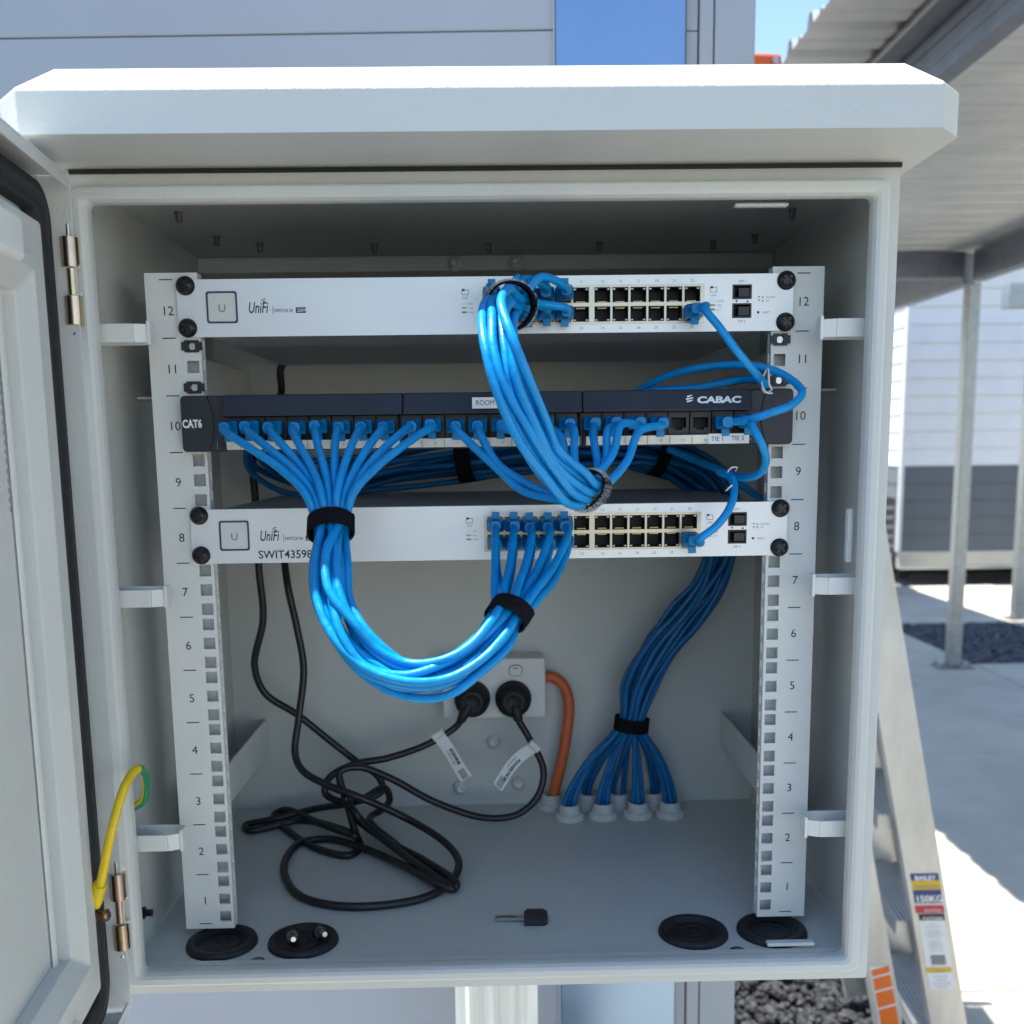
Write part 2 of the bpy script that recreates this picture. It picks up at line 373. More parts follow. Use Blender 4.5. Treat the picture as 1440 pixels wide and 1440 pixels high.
# ---- covered walkway
cn = thing('walkway_canopy', 'covered walkway with pale ribbed roof sheets on galvanised posts', 'canopy', (2.1, 3, G))
X0, X1, ZR = .872, 3.28, 1.502
def rib_sheet(y0, n, pitch=.19):
    pr = []; 
    for k in range(n):
        y = y0+k*pitch
        pr += [(y, 0 if k else .0), (y+.050, 0), (y+.058, .011), (y+.072, .011), (y+.08, 0), (y+.128, 0), (y+.145, .036), (y+.168, .036), (y+.188, 0)]
    pr.append((y0+n*pitch+.002, -.0016))
    mb = MB(1); T = .0012
    lo = [(y, z) for y, z in pr]; sl_ = .012
    a = [Vector((X0, y, ZR+z)) for y, z in lo]; b_ = [Vector((X1, y, ZR+z+sl_)) for y, z in lo]
    a2 = [v+Vector((0, 0, T)) for v in a]; b2 = [v+Vector((0, 0, T)) for v in b_]
    n_ = len(a); vs = a+b_+a2+b2; fs = []
    for i in range(n_-1):
        fs.append((i, i+1, n_+i+1, n_+i)); fs.append((2*n_+i, 3*n_+i, 3*n_+i+1, 2*n_+i+1))
        fs.append((i, 2*n_+i, 2*n_+i+1, i+1)); fs.append((n_+i, n_+i+1, 3*n_+i+1, 3*n_+i))
    mb.add(vs, fs); mb.build('roof_sheet', sheetm, cn)
y = -3.0
while y < 9.0: rib_sheet(y, 4); y += .76
def cbeam(x0, x1, y0, y1, z0, z1, name='beam'):
    mb = MB(1); mb.box(x0, x1, y0, y1, z0, z1)
    mb.build(name, galvb, cn, bevel=.004)
# near purlin, ribbed C section
mb = MB(1)
px_ = [(1.19, 1.50), (1.19, 1.487), (1.198, 1.484), (1.198, 1.463), (1.194, 1.460), (1.194, 1.442), (1.200, 1.440), (1.200, 1.415), (1.194, 1.413), (1.194, 1.393), (1.198, 1.390), (1.198, 1.368), (1.19, 1.365), (1.19, 1.35), (1.245, 1.35), (1.245, 1.50)]
mb.loops([[Vector((x, -3, z)) for x, z in px_], [Vector((x, 9.1, z)) for x, z in px_]], cap0=True, cap1=True); mb.build('beam', galvb, cn)
cbeam(2.83, 2.90, -3, 5.33, 1.32, 1.50); cbeam(2.83, 2.90, 5.44, 9.1, 1.32, 1.50)
for yy in (5.36, -.6, 8.9): cbeam(1.247, 2.80, yy, yy+.06, 1.345, 1.497)
cbeam(1.12, 1.188, -3, 9.1, 1.478, 1.498, 'flashing')
for yy in (5.385, -.57, 8.9):
    for xx in (2.86, 1.23):
        if xx == 1.23 and yy > 0 and yy < 8: continue
        m_ = MB(1); m_.box(xx-.0375, xx+.0375, yy-.0375, yy+.0375, G+.011, 1.318 if xx > 2 else 1.348); m_.build('post', galv, cn, bevel=.006)
        m_ = MB(1); m_.box(xx-.11, xx+.11, yy-.075, yy+.075, G+.001, G+.010); m_.build('base_plate', galv, cn)
        m_ = MB(1)
        for dx in (-.085, .085): m_.cyl((xx+dx, yy-.05, G+.010), (xx+dx, yy-.05, G+.03), .009, n=6, smooth=False); m_.cyl((xx+dx, yy+.05, G+.010), (xx+dx, yy+.05, G+.03), .009, n=6, smooth=False)
        m_.build('anchor_bolt', galv, cn)

# ---- second canopy's gutter and post beyond
c2 = thing('gutter_frame', 'galvanised gutter box on a slim sunlit post in front of the cladding', 'gutter', (4.15, 7.1, G))
m_ = MB(1); m_.box(3.90, 6.5, 7.02, 7.16, 1.385, 1.56); m_.build('gutter', galv, c2, bevel=.006)
m_ = MB(1); m_.box(4.10, 4.19, 7.045, 7.135, G+.01, 1.384); m_.build('post', galv, c2, bevel=.006)
m_ = MB(1); m_.box(4.04, 4.25, 7.0, 7.18, G+.001, G+.009); m_.build('base_plate', galv, c2)

# ---- far building
bd = thing('relocatable_building', 'raised building with white boards above slate grey boards', 'building', (6, 9.2, G))
bh = .1662; z = .162; k = 0
def board(z0, z1, mt, xa=3.99, xb=9.5):
    mb = MB(1); mb.hexa([(xa, 9.092, z0), (xb, 9.092, z0), (xb, 9.13, z0), (xa, 9.13, z0), (xa, 9.108, z1), (xb, 9.108, z1), (xb, 9.13, z1), (xa, 9.13, z1)])
    mb.build('cladding_board', mt, bd)
while z < 1.95: board(z, z+bh-.003, board_w); z += bh
z = -.669
for i in range(5): board(z, z+bh-.004, board_d); z += bh
def sboard(z0, z1, mt):
    mb = MB(1); mb.hexa([(3.972, 9.131, z0), (3.99, 9.131, z0), (3.99, 13, z0), (3.972, 13, z0), (3.984, 9.131, z1), (3.99, 9.131, z1), (3.99, 13, z1), (3.984, 13, z1)])
    mb.build('cladding_board', mt, bd)
z = .162
while z < 1.95: sboard(z, z+bh-.003, board_w); z += bh
z = -.669
for i in range(5): sboard(z, z+bh-.004, board_d); z += bh
m_ = MB(1); m_.box(3.955, 3.989, 9.085, 9.13, -.67, 2.15); m_.build('corner_trim', board_w, bd)
m_ = MB(1); m_.box(3.991, 9.5, 9.131, 13, -.66, 2.15); m_.build('wall_core', board_w, bd)
m_ = MB(1); m_.box(3.99, 9.5, 9.08, 9.2, -.845, -.672); m_.box(3.99, 9.5, 9.06, 9.079, -.845, -.83); m_.build('floor_bearer', beige, bd, bevel=.004)
m_ = MB(1); m_.box(3.95, 9.8, 8.95, 13.3, 2.16, 2.28); m_.build('roof', sheetm, bd)
for x in (4.2, 5.6, 7.0, 8.4):
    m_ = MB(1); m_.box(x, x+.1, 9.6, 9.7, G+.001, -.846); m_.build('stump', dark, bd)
m_ = MB(1); m_.box(4.0, 9.5, 9.9, 9.92, G+.001, -.847); m_.build('void_shade_sheet', dark, bd)  # near-black sheet painted as the shade of the open void below
# outdoor fan unit beside it
au = thing('outdoor_fan_unit', 'small dark outdoor unit with slatted front beside the building corner', 'fan unit', (3.78, 9.0, G))
m_ = MB(1); m_.box(3.42, 3.79, 8.75, 9.03, -.76, -.12); m_.build('case', glossgrey, au, bevel=.01)
m_ = MB(1)
for i_s in range(6): m_.box(3.46, 3.77, 8.742, 8.749, -.68+i_s*.09, -.65+i_s*.09)
m_.build('grille', beige, au)
for x in (3.45, 3.73):
    m_ = MB(1); m_.box(x, x+.04, 8.78, 9.0, G+.001, -.761); m_.build('leg', dark, au)

# ---- ladder (closed, leaning by the wall corner)
ld = thing('step_ladder', 'closed aluminium step ladder with orange top and rating stickers', 'ladder', (.9, 1.25, G))
LS = -.206
LY, LYF = 1.20, 1.56
def stile(xc0, y0, wd, th, zt, zb=G+.02, name='stile'):     # xc0 = centre X at z=0; web faces the camera
    mb = MB(1); h = wd/2
    def sec(z):
        xc = xc0+LS*z; f = .022
        return [Vector(p) for p in ((xc-h, y0, z), (xc+h, y0, z), (xc+h, y0+f, z), (xc+h-.004, y0+f, z), (xc+h-.004, y0+.004, z), (xc-h+.004, y0+.004, z), (xc-h+.004, y0+f, z), (xc-h, y0+f, z))]
    mb.loops([sec(zb), sec(zt)], cap0=True, cap1=True)
    return mb.build(name, alu, ld, bevel=.0015)
XB, XA = .7955, .667
sB = stile(XB, LY, .080, .022, 1.04); sA = stile(XA, LY, .058, .022, .95)
# far pair, open to the viewer: web on the far side
def stile_far(xc0, y0, wd, zt, zb=G+.02):
    mb = MB(1); h = wd/2
    def sec(z):
        xc = xc0+LS*z; f = .022
        return [Vector(p) for p in ((xc-h, y0, z), (xc-h, y0-f, z), (xc-h+.004, y0-f, z), (xc-h+.004, y0-.004, z), (xc+h-.004, y0-.004, z), (xc+h-.004, y0-f, z), (xc+h, y0-f, z), (xc+h, y0, z))]
    mb.loops([sec(zb), sec(zt)], cap0=True, cap1=True); mb.build('stile', alu, ld)
stile_far(XB+.035, LYF, .075, 1.04); stile_far(XA+.03, LYF, .058, .95)
def skew(mb, x0, x1, y0, y1, z0, z1, sk):
    mb.hexa([(x0, y0, z0), (x1, y0, z0), (x1+sk, y1, z0), (x0+sk, y1, z0), (x0, y0, z1), (x1, y0, z1), (x1+sk, y1, z1), (x0+sk, y1, z1)])
for zt in (-.86, -.62, -.38, -.14, .10, .34, .58, .82):
    mb = MB(1); xc = XB+LS*zt
    for k in range(10):
        a = xc-.066+k*.0095; skew(mb, a, a+.0058, LY+.024, LYF-.024, zt, zt+.003, .03)
    skew(mb, xc-.068, xc+.030, LY+.024, LYF-.024, zt-.032, zt-.0005, .03)
    mb.build('tread', alu2, ld)
mb = MB(1); xt = .553
mb.hexa([(xt-.19, LY-.015, 1.035), (xt+.010, LY-.015, 1.035), (xt+.01, LYF+.015, 1.035), (xt-.18, LYF+.015, 1.035), (xt-.18, LY-.01, 1.122), (xt-.002, LY-.01, 1.116), (xt+.0, LYF+.01, 1.116), (xt-.17, LYF+.01, 1.122)])
mb.build('top_cap', orangepl, ld, bevel=.006)
mb = MB(1); mb.cyl((xt-.015, LY-.022, 1.10), (xt-.015, LY-.014, 1.10), .007, n=6, smooth=False); mb.build('rivet', zinc, ld)
for xc0, y in ((XB, LY), (XA, LY)):
    mb = MB(1); zc = G+.0; xc = xc0+LS*zc; hh = .052 if xc0 == XB else .035
    mb.box(xc-hh, xc+hh, y-.004, y+.03, G+.001, G+.05); mb.build('foot', rubber, ld, bevel=.003)
# stickers on the near stile
uzv = Vector((LS, 0, 1)).normalized(); uxv = Vector((1, 0, 0)); 
def sq(mb, xc0, z0, z1, a0, a1, off, m=0, sk=0):
    a0 *= .86; a1 *= .86
    p = [(xc0+LS*z0+a0, LY-off, z0), (xc0+LS*z0+a1, LY-off, z0+sk), (xc0+LS*z1+a1, LY-off, z1+sk), (xc0+LS*z1+a0, LY-off, z1)]
    mb.add(p, [(0, 1, 2, 3)], m)
def zrow(x, yy): return at(x, yy, 1200).z*.001
st = MB(1)
z_ = {r: zrow(1300, r) for r in (1227, 1238, 1250, 1251, 1270, 1272, 1289, 1294, 1320, 1345, 1358, 1362, 1370, 1390)}
sq(st, XB, z_[1238], zrow(1300, 1228), -.034, .036, .0006, 0); sq(st, XB, z_[1251], z_[1238], -.034, .038, .0006, 1)
sq(st, XB, z_[1270], z_[1251], -.034, .036, .0006, 0); sq(st, XB, zrow(1300, 1284), zrow(1300, 1273), -.036, .036, .0006, 2)
sq(st, XB, zrow(1300, 1294), zrow(1300, 1285), -.030, .034, .0006, 3)
sq(st, XB, zrow(1300, 1392), zrow(1300, 1295), -.032, .032, .0004, 4); sq(st, XB, zrow(1300, 1368), zrow(1300, 1360), -.034, .030, .0008, 1)
def ltext(mb, s, xc0, row, h, m, a=0, sx=1, bold=0):
    h *= .88
    zz = zrow(1300, row); text(mb, s, (xc0+LS*zz+a, LY-.0012, zz), h, ux=uxv, uz=uzv, sx=sx, bold=bold, m=m, align='C')
ltext(st, 'BAILEY', XB, 1237, .011, 5, .002, 1.1, .04); ltext(st, 'PROFESSIONAL', XB, 1249, .008, 6, .002, .8)
ltext(st, '150KG', XB, 1268, .017, 5, .002, 1, .03); ltext(st, 'INDUSTRIAL', XB, 1282, .007, 5, .006, .8)
ltext(st, 'PLATFORM', XB, 1293, .007, 5, .003, 1, .02)
for i, r in enumerate((1301, 1305, 1311, 1315, 1319, 1325, 1329, 1333, 1338)):
    ltext(st, ['MODEL', 'MAX LOAD 150 KG', 'HEIGHT OPEN', 'DO NOT STAND ON', 'THE TOP CAP', 'KEEP BODY', 'BETWEEN STILES', 'WEAR SHOES', 'CHECK LOCKS'][i], XB, r, .0038, 6, 0, .9)
for i in range(14):
    a = -.018+i*.0027; sq(st, XB, zrow(1300, 1357), zrow(1300, 1343), a, a+(.0018 if i % 3 else .0009), .0009, 3)
ltext(st, 'WARNING', XB, 1367, .005, 6, -.002, 1, .02)
for i, r in enumerate((1374, 1379, 1384, 1389)): ltext(st, ['READ ALL LABELS', 'BEFORE USE', 'ELECTRICAL HAZARD', 'KEEP CLEAR'][i], XB, r, .0036, 6, 0, .9)
st.build('rating_sticker', [bluep, yellp, redp, ink, paper, whiteink, greyink], ld)
so_ = MB(1); bnd = [zrow(1238, r) for r in (1364, 1376, 1396, 1420, 1450)]
for a, b_ in zip(bnd, bnd[1:]):
    sq(so_, XA, b_+.004, a, -.022, .022, .0006, 0, .010)
sq(so_, XA, bnd[-1]-.05, bnd[0]+.008, -.025, .025, .0004, 1)
so_.build('orange_sticker', [orangep, paper], ld)

# =================================================================== CABINET (mm)
cb = thing('wall_cabinet', 'open light grey steel network cabinet with a sloping rain hood', 'cabinet', (0, .13, -.031))
mb = MB()
BX0, BX1, BZ0, BZ1, YB, YF = -301, 301, -31, 600, 322, -58
o_ = [rrect(BX0, BX1, BZ0, BZ1, 3, y_) for y_ in (YB, YF)]
i_ = [rrect(BX0+2, BX1-2, BZ0+18, BZ1-2, 2, y_) for y_ in (YF+6, YB-2)]
mb.loops([o_[0], o_[1], rrect(BX0+12, BX1-12, BZ0+12, BZ1-12, 5, YF)], cap0=False)
mb.loops([i_[0], i_[1]], cap1=True); mb.add(o_[0], [tuple(range(len(o_[0])))])
mb.build('cabinet_body', powder, cb)
mb = MB()
LX0, LX1, LZ0, LZ1 = -294.5, 291.5, -20.5, 588
def lp(ins, Y, r): return rrect(LX0+ins, LX1-ins, LZ0+ins, LZ1-ins, r, Y)
mb.loops([lp(0, YF+.5, 6), lp(.2, -65.5, 6), lp(1.2, -68.5, 6), lp(3, -69.5, 5), lp(7.5, -69.5, 5), lp(10, -68, 5), lp(11.6, -65, 4), lp(12, -62, 4), lp(12, -56.5, 4), lp(9, -55.5, 4), lp(-5, -55.5, 3), lp(-6, -57, 2)], smooth=False)
mb.build('door_frame_lip', powder, cb, bevel=.8)
# floor tray step
mb = MB(); mb.box(-298, 298, -55.3, -48, -12.8, -9); mb.build('sill', powder, cb)
# hood
def lidloop(z, fx, fy, sx, sy, by, xb=None):
    return [Vector(p) for p in ((-fx, fy, z), (fx, fy, z), (sx, sy, z), (sx, by, z), (-sx, by, z), (-sx, sy, z))]
mb = MB()
L = [lidloop(600.5, 295, -141, 315, -118, 340), lidloop(628, 295, -141, 315, -118, 340), lidloop(650, 281, -109, 291, -98, 335), lidloop(668, 262, -40, 270, -30, 320)]
mb.loops(L, cap0=True, cap1=True); mb.build('rain_hood', powder, cb, bevel=1.6, seg=3)
mb = MB(); mb.box(-296, 301.5, -59.5, -50, 597.2, 600.3); mb.build('hood_seal', rubber, cb)
# ceiling, back details
mb = MB(); mb.box(-298.5, 298.5, 270, 319, 582, 597.5); mb.build('rear_stiffener', powder, cb, bevel=1)
studm = MB(); studm.lathe((0, 0, 0), (0, 0, -1), [(3.6, 0), (3.6, 1.2), (2.5, 1.3), (2.9, 2.2), (2.4, 3), (2.9, 3.8), (2.4, 4.6), (2.9, 5.4), (2.4, 6.2), (2.9, 7), (2.0, 8.5), (0, 8.5)], 12); stud_me = studm.mesh('bolt', MATS['dull_bolt'])
for p in ((252, 312), (305, 345), (366, 354), (527, 355), (687, 354), (843, 352), (1003, 350), (1062, 342), (1114, 307)):
    q = zat(*p, 590); place('bolt', stud_me, cb, (q.x, min(q.y, 262), 598))
studb = MB(); studb.lathe((0, 0, 0), (0, -1, 0), [(8, 0), (8, 1.5), (5, 1.8), (4.8, 5), (2.5, 5.2), (2.3, 4.2), (0, 4.2)], 16); studb_me = studb.mesh('bolt', [powder2])
for p in ((694, 1043), (648, 1108), (729, 1102)): place('bolt', studb_me, cb, at(*p, 318).to_tuple())
for p in ((640, 381), (726, 378)):
    q = at(*p, 268); place('bolt', studb_me, cb, (q.x, 269.5, 589))
# grommets in the floor
FZ = -13
gm = MB(); gm.lathe((0, 0, 0), (0, 0, 1), [(0, 1.0), (3, 1.0), (3.5, 1.8), (4.5, 1.8), (5, 1.0), (13, .9), (13.6, 1.6), (14.6, 1.6), (15.2, .9), (21.5, .9), (22.5, 4.6), (26, 5.2), (28.6, 4.2), (29.6, 2), (29.8, 0)], 40); gm_me = gm.mesh('cable_grommet', rubber)
for x, y in ((-233.4, -12), (-164.8, -12), (167.8, -11), (235.5, -11)): place('cable_grommet', gm_me, cb, (x, y, FZ))
sm = MB(); sm.lathe((0, 0, 0), (0, 0, 1), [(0, 2.4), (3.5, 2.2), (6, 1.2), (6.2, 0)], 14); sm.box(-3.5, 3.5, -.6, .6, 2.3, 2.7, 1); sm_me = sm.mesh('floor_screw', [black, zinc])
for p in ((362, 1351), (1037, 1336)):
    q = zat(*p, FZ+1); place('floor_screw', sm_me, cb, (q.x, q.y, FZ))
# side latch keep plates on the lip
mb = MB(); mb.box(at(1077, 1330, -45).x, at(1143, 1330, -45).x, -50, -43, -6.8, -3.6); mb.build('latch_keep', powder, cb, bevel=1)
mb = MB(); mb.box(at(1032, 283, -45).x, at(1107, 283, -45).x, -50, -43, 573.2, 575.8); mb.build('latch_keep', powder, cb, bevel=1)
mb = MB(); mb.box(275, 279.2, -50, -43, at(1200, 790, -45).z, at(1200, 715, -45).z); mb.build('latch_keep', powder, cb, bevel=1)
# fold-out clips between side walls and rails
def clip(side, z):
    mb = MB(); s_ = side; H = 13.5; t = 1.8
    P = [(298.9, -24), (262, -24), (253, -27), (253, -43), (262, -47), (298.9, -47)]
    ring = [(x*s_, y) for x, y in P]
    def wall(a, b):
        a, b = Vector((*a, 0)), Vector((*b, 0)); d = (b-a).normalized(); n_ = Vector((-d.y, d.x, 0))*t/2
        mb.hexa([tuple(a-n_+Vector((0, 0, z))), tuple(b-n_+Vector((0, 0, z))), tuple(b+n_+Vector((0, 0, z))), tuple(a+n_+Vector((0, 0, z))),
                 tuple(a-n_+Vector((0, 0, z+H))), tuple(b-n_+Vector((0, 0, z+H))), tuple(b+n_+Vector((0, 0, z+H))), tuple(a+n_+Vector((0, 0, z+H)))])
    for a, b in zip(ring, ring[1:]): wall(a, b)
    tp = sorted((s_*250.5, s_*253)); mb.box(tp[0], tp[1], -45, -36, z-1.5, z+H+2.5)
    bx = sorted((298*s_, 270*s_)); mb.box(bx[0], bx[1], -45.8, -25.2, z+.3, z+1.8)
    mb.build('hinged_clip', powder2, cb, bevel=.5)
for s_, z_c in ((-1, 481.5), (-1, 282.5), (-1, 85), (1, 479.5), (1, 284), (1, 86)): clip(s_, z_c)
mb = MB(); mb.cyl((-299, -30, 25), (-290, -30, 25), 5, n=12); mb.cyl((-290, -30, 25), (-284, -30, 25), 3, n=10); mb.build('earth_stud', blacksteel, cb)
# hinges
def hinge(z0, z1, nm):
    mb = MB(); x, y_ = -293.5, -74; Lh = (z1-z0)
    mb.cyl((x, y_, z0), (x, y_, z0+Lh*.33), 6.2, n=20, m=0); mb.cyl((x, y_, z0+Lh*.345), (x, y_, z0+Lh*.645), 3.6, n=16, m=1)
    mb.cyl((x, y_, z0+Lh*.66), (x, y_, z1), 6.2, n=20, m=0); h = mb.build('hinge', [brass, brass], cb)
    m2 = MB(); m2.cyl((x, y_, z1+.1), (x, y_, z1+9), 2.3, n=12); m2.cyl((x, y_, z0-7), (x, y_, z0-.1), 2.6, .8, n=12); m2.build('hinge_pin', zinc, h)
    m3 = MB()
    for zz in (z0+Lh*.335, z0+Lh*.65): m3.box(x-7.5, x+6.5, y_-1.5, y_+1.5, zz, zz+2)
    m3.build('hinge_leaf', powder2, h)
hinge(491, 551, 'a'); hinge(17, 79, 'b')

# ---- door, swung open towards the camera
DA = math.atan2(15, 147.)
du = Vector((math.sin(DA), -math.cos(DA), 0)); dw = Vector((math.cos(DA), math.sin(DA), 0))
D0 = Vector((-289.5, -74, 0))
Dx = Matrix(((du.x, dw.x, 0, D0.x), (du.y, dw.y, 0, D0.y), (0, 0, 1, 0), (0, 0, 0, 1)))   # local (u, w, z)
def DM(): return MB(.001, Dx)
DU, DZ0, DZ1 = 598, -33, 592
mb = DM(); mb.box(0, DU, -24, -22.4, DZ0, DZ1)
door = mb.build('door', powder, cb)
mb = DM(); mb.box(0, 1.6, -22.3, 0, DZ0, DZ1); mb.build('door_edge', powder, door, bevel=.6)
mb = DM(); mb.box(DU-1.6, DU, -22.3, 0, DZ0, DZ1); mb.build('door_edge', powder, door)
mb = DM(); mb.box(9.2, DU-2, -22.3, 0, DZ1-1.8, DZ1); mb.box(9.2, DU-2, -1.6, 0, DZ1-9, DZ1-1.9); mb.build('door_edge', powder, door, bevel=.5)
mb = DM(); mb.box(9.2, DU-2, -22.3, 0, DZ0, DZ0+1.8); mb.box(9.2, DU-2, -1.6, 0, DZ0+1.9, DZ0+9); mb.build('door_edge', powder, door, bevel=.5)
def drr(ins, r, w_):    # rounded rectangle in door plane
    u0, u1, z0, z1 = ins, DU-ins, DZ0+ins-2, DZ1-ins+2
    return [Vector((p.x, w_, p.z)) for p in rrect(u0, u1, z0, z1, r, 0, 8)]
mb = DM(); mb.loops([drr(11.5, 26, -22.3), drr(12, 26, -14), drr(14, 24, -11), drr(17, 23, -13), drr(19, 22, -10), drr(25, 19, -10), drr(27, 18, -13), drr(29.5, 16, -11), drr(31.5, 14, -14), drr(32, 13, -22.3)], smooth=True); mb.build('door_seal', rubseal, door)
# raised inner frame
mb = DM(); mb.loops([drr(41, 3, -22.3), drr(41.2, 3, -11), drr(42.5, 3, -9.5), drr(66, 3, -9.5), drr(69, 3, -5), drr(78, 3, -4.5), drr(82, 3, -7), drr(92, 3, -13), drr(93, 3, -22.2)], smooth=False); fr = mb.build('stiffening_frame', powder, door, bevel=.8)
mb = DM(); mb.box(99.5, 104, -21, -19, 40, 520); mb.build('slotted_strip', powder2, door)
mb = DM()
for i in range(20): mb.box(105, 105.7, -22.2, -21.2, 365+i*6, 367.6+i*6)
mb.build('slot_row', greyink, door)
mb = DM(); mb.box(106, 160, -21, 0, 516, 543); mb.build('latch_guide', powder2, door, bevel=4, seg=3)
mb = DM(); mb.box(104, 300, -21.5, -5, 0, 18); mb.build('lower_rail', powder2, door, bevel=2)
q = at(140, 1287, -105)
mb = MB(); mb.cyl((q.x-8, q.y, q.z), (q.x-2, q.y-1, q.z), 5.5, n=6, smooth=False); mb.cyl((q.x-2, q.y-1, q.z), (q.x+8, q.y-2, q.z+1), 3, n=12)
mb.cyl((q.x+3, q.y-1.4, q.z+.4), (q.x+6.5, q.y-1.8, q.z+.8), 5, n=6, smooth=False); mb.build('earth_bolt', brass, door)

# earth wire
ew = thing('earth_wire', 'yellow and green earth wire looping from the door into the cabinet', 'wire', tuple(at(150, 1240, -110)*.001))
P = [at(134, 1268, -112), at(143, 1235, -118), at(152, 1190, -122), at(163, 1145, -116), at(176, 1105, -104), at(190, 1083, -88), at(202, 1085, -70), at(206, 1105, -55), at(201, 1126, -50), Vector((-292, -49, 118)), Vector((-296, -49, 100)), Vector((-296.5, -49, 60))]
mb = MB(); mb.tube(spline(P, 8), 3.3, 14, 0, 1, lambda t, k: (t > .47 or (.12 < k < .25)) and not (t > .47 and .1 < k < .3)); mb.build('wire', [yellow, green], ew)
mb = MB(); P2 = [P[0]+Vector((0, 0, -4)), P[0]+(P[1]-P[0])*.3, P[0]+(P[1]-P[0])*.75]; mb.tube(spline(P2, 6), lambda t: 5.0 if t > .3 else 3.2+t*6, 12); mb.build('crimp_sleeve', yellow, ew)

# =================================================================== RACK RAILS
U = 44.45
HO = (6.35, 22.225, 38.1)
def rail(side):
    xs = sorted((side*266.5, side*225.5)); holes = []; hx = side*232.55
    for u in range(12):
        for h in HO: holes.append((hx-4.75, hx+4.75, u*U+h-4.75, u*U+h+4.75))
    mb = MB(); mb.plate(xs[0], xs[1], -4.5, 538.5, holes, 0, 2)
    r = mb.build('rack_rail', powder2, cb, bevel=.35, seg=1)
    m2 = MB(); xi = side*225.5; a = sorted((xi, xi+side*2))
    nh = []
    for k in range(36): nh.append((4.5, 9, 6+k*14.8, 14+k*14.8))
    t = MB(); t.plate(2.1, 12, -4.5, 538.5, nh, 0, 2)   # built in local (x->Y, y->X)
    m2.add([Vector((a[0]+v.y, v.x, v.z)) for v in t.v], t.f); m2.build('inner_flange', powder2, r)
    m3 = MB(); c = sorted((side*264.5, side*266.5)); m3.box(c[0], c[1], 2.1, 55, -4.5, 538.5); m3.build('outer_flange', powder2, r)
    m4 = MB(); c = sorted((side*(228), side*262)); m4.box(c[0], c[1], 12.5, 14, -4.5, 538.5); m4.build('rear_channel', powder2, r)
    tx = MB(); cx = side*250
    for u in range(12):
        dz = -4 if u else 0
        text(tx, str(u+1), (cx, -.12, u*U+(17.5 if side < 0 else 19.5)), 7.2, align='C')
    for u in range(13): tx.box(cx-5.2, cx+5.2, -.13, -.05, u*U-.4, u*U+.4)
    tx.build('lettering', ink, r)
    # round the top inner corner visually with a short arm to the back wall
    for zz in (55, 445):
        m5 = MB(); c = sorted((side*(262 if zz < 100 else 268), side*298)); m5.box(c[0], c[1], 57, 316, zz, zz+2); d = sorted((side*262, side*264)); m5.box(d[0], d[1], 57, 316, zz+2.1, zz+40)
        m5.build('support_arm', powder2, r, bevel=.8)
    return r
RL, RR_ = rail(-1), rail(1)
# cage nuts
nm = MB(); nm.plate(-5.6, 5.6, -4.6, 4.6, [(-2.8, 2.8, -2.8, 2.8)], -1.2, 3); nm.box(-8, -5.7, -.8, .8, -3.2, 3.2); nm.box(5.7, 8, -.8, .8, -3.2, 3.2); nm.cyl((0, 4, 0), (0, 1, 0), 2.7, n=12, m=1)
nut_me = nm.mesh('cage_nut', [black, zinc])
for side, r in ((-1, RL), (1, RR_)):
    for zc in (10*U+38.1, 10*U+6.35): place('cage_nut', nut_me, r, (side*232.55, -.6, zc))

# =================================================================== SWITCHES
screw = MB(); screw.lathe((0, 0, 0), (0, -1, 0), [(7.3, 0), (7.3, 1.2), (6.3, 1.4), (6.2, 3.2), (5.3, 4.8), (2.2, 5.2), (0, 5.2)], 24)
for a in range(4):
    c, s_ = math.cos(a*PI/2+PI/4), math.sin(a*PI/2+PI/4)
    screw.cyl((c*3, -5.0, s_*3), (c*3, -5.9, s_*3), 1.7, 1.4, n=8, m=0)
screw_me = screw.mesh('rack_screw', blacksteel)
PX = [3.9+14.0*i for i in range(6)] + [90.7+14.15*i for i in range(6)]
PZ = (28.7, 14.2)
def port_mesh(up_):
    mb = MB(); w_, h = 6.2, 5.75; s_ = 1 if up_ else -1
    # dark tub
    mb.box(-w_, -w_+.4, 1, 14, -h, h); mb.box(w_-.4, w_, 1, 14, -h, h); mb.box(-w_+.5, w_-.5, 1, 14, -h, -h+.4); mb.box(-w_+.5, w_-.5, 1, 14, h-.4, h); mb.box(-w_, w_, 14.1, 14.5, -h, h)
    for sx_ in (-1, 1):
        a = sorted((sx_*(w_-.45), sx_*(w_-3.0))); c = sorted((s_*(h-.45), s_*(h-2.1))); mb.box(a[0], a[1], .6, 6, c[0], c[1], 1)
        a = sorted((sx_*(w_-.6), sx_*(w_-2.2))); c = sorted((s_*(h-.8), s_*(h-1.7))); mb.box(a[0], a[1], .3, .58, c[0], c[1], 2)
    for k in range(8):
        x = -3.2+k*.92; c = sorted((-s_*(h-.5), -s_*(h-1.3))); mb.box(x-.22, x+.22, 3, 11, c[0], c[1], 3)
    return mb.mesh('port', [cavity, black, led, gold])
port_up, port_dn = port_mesh(True), port_mesh(False)
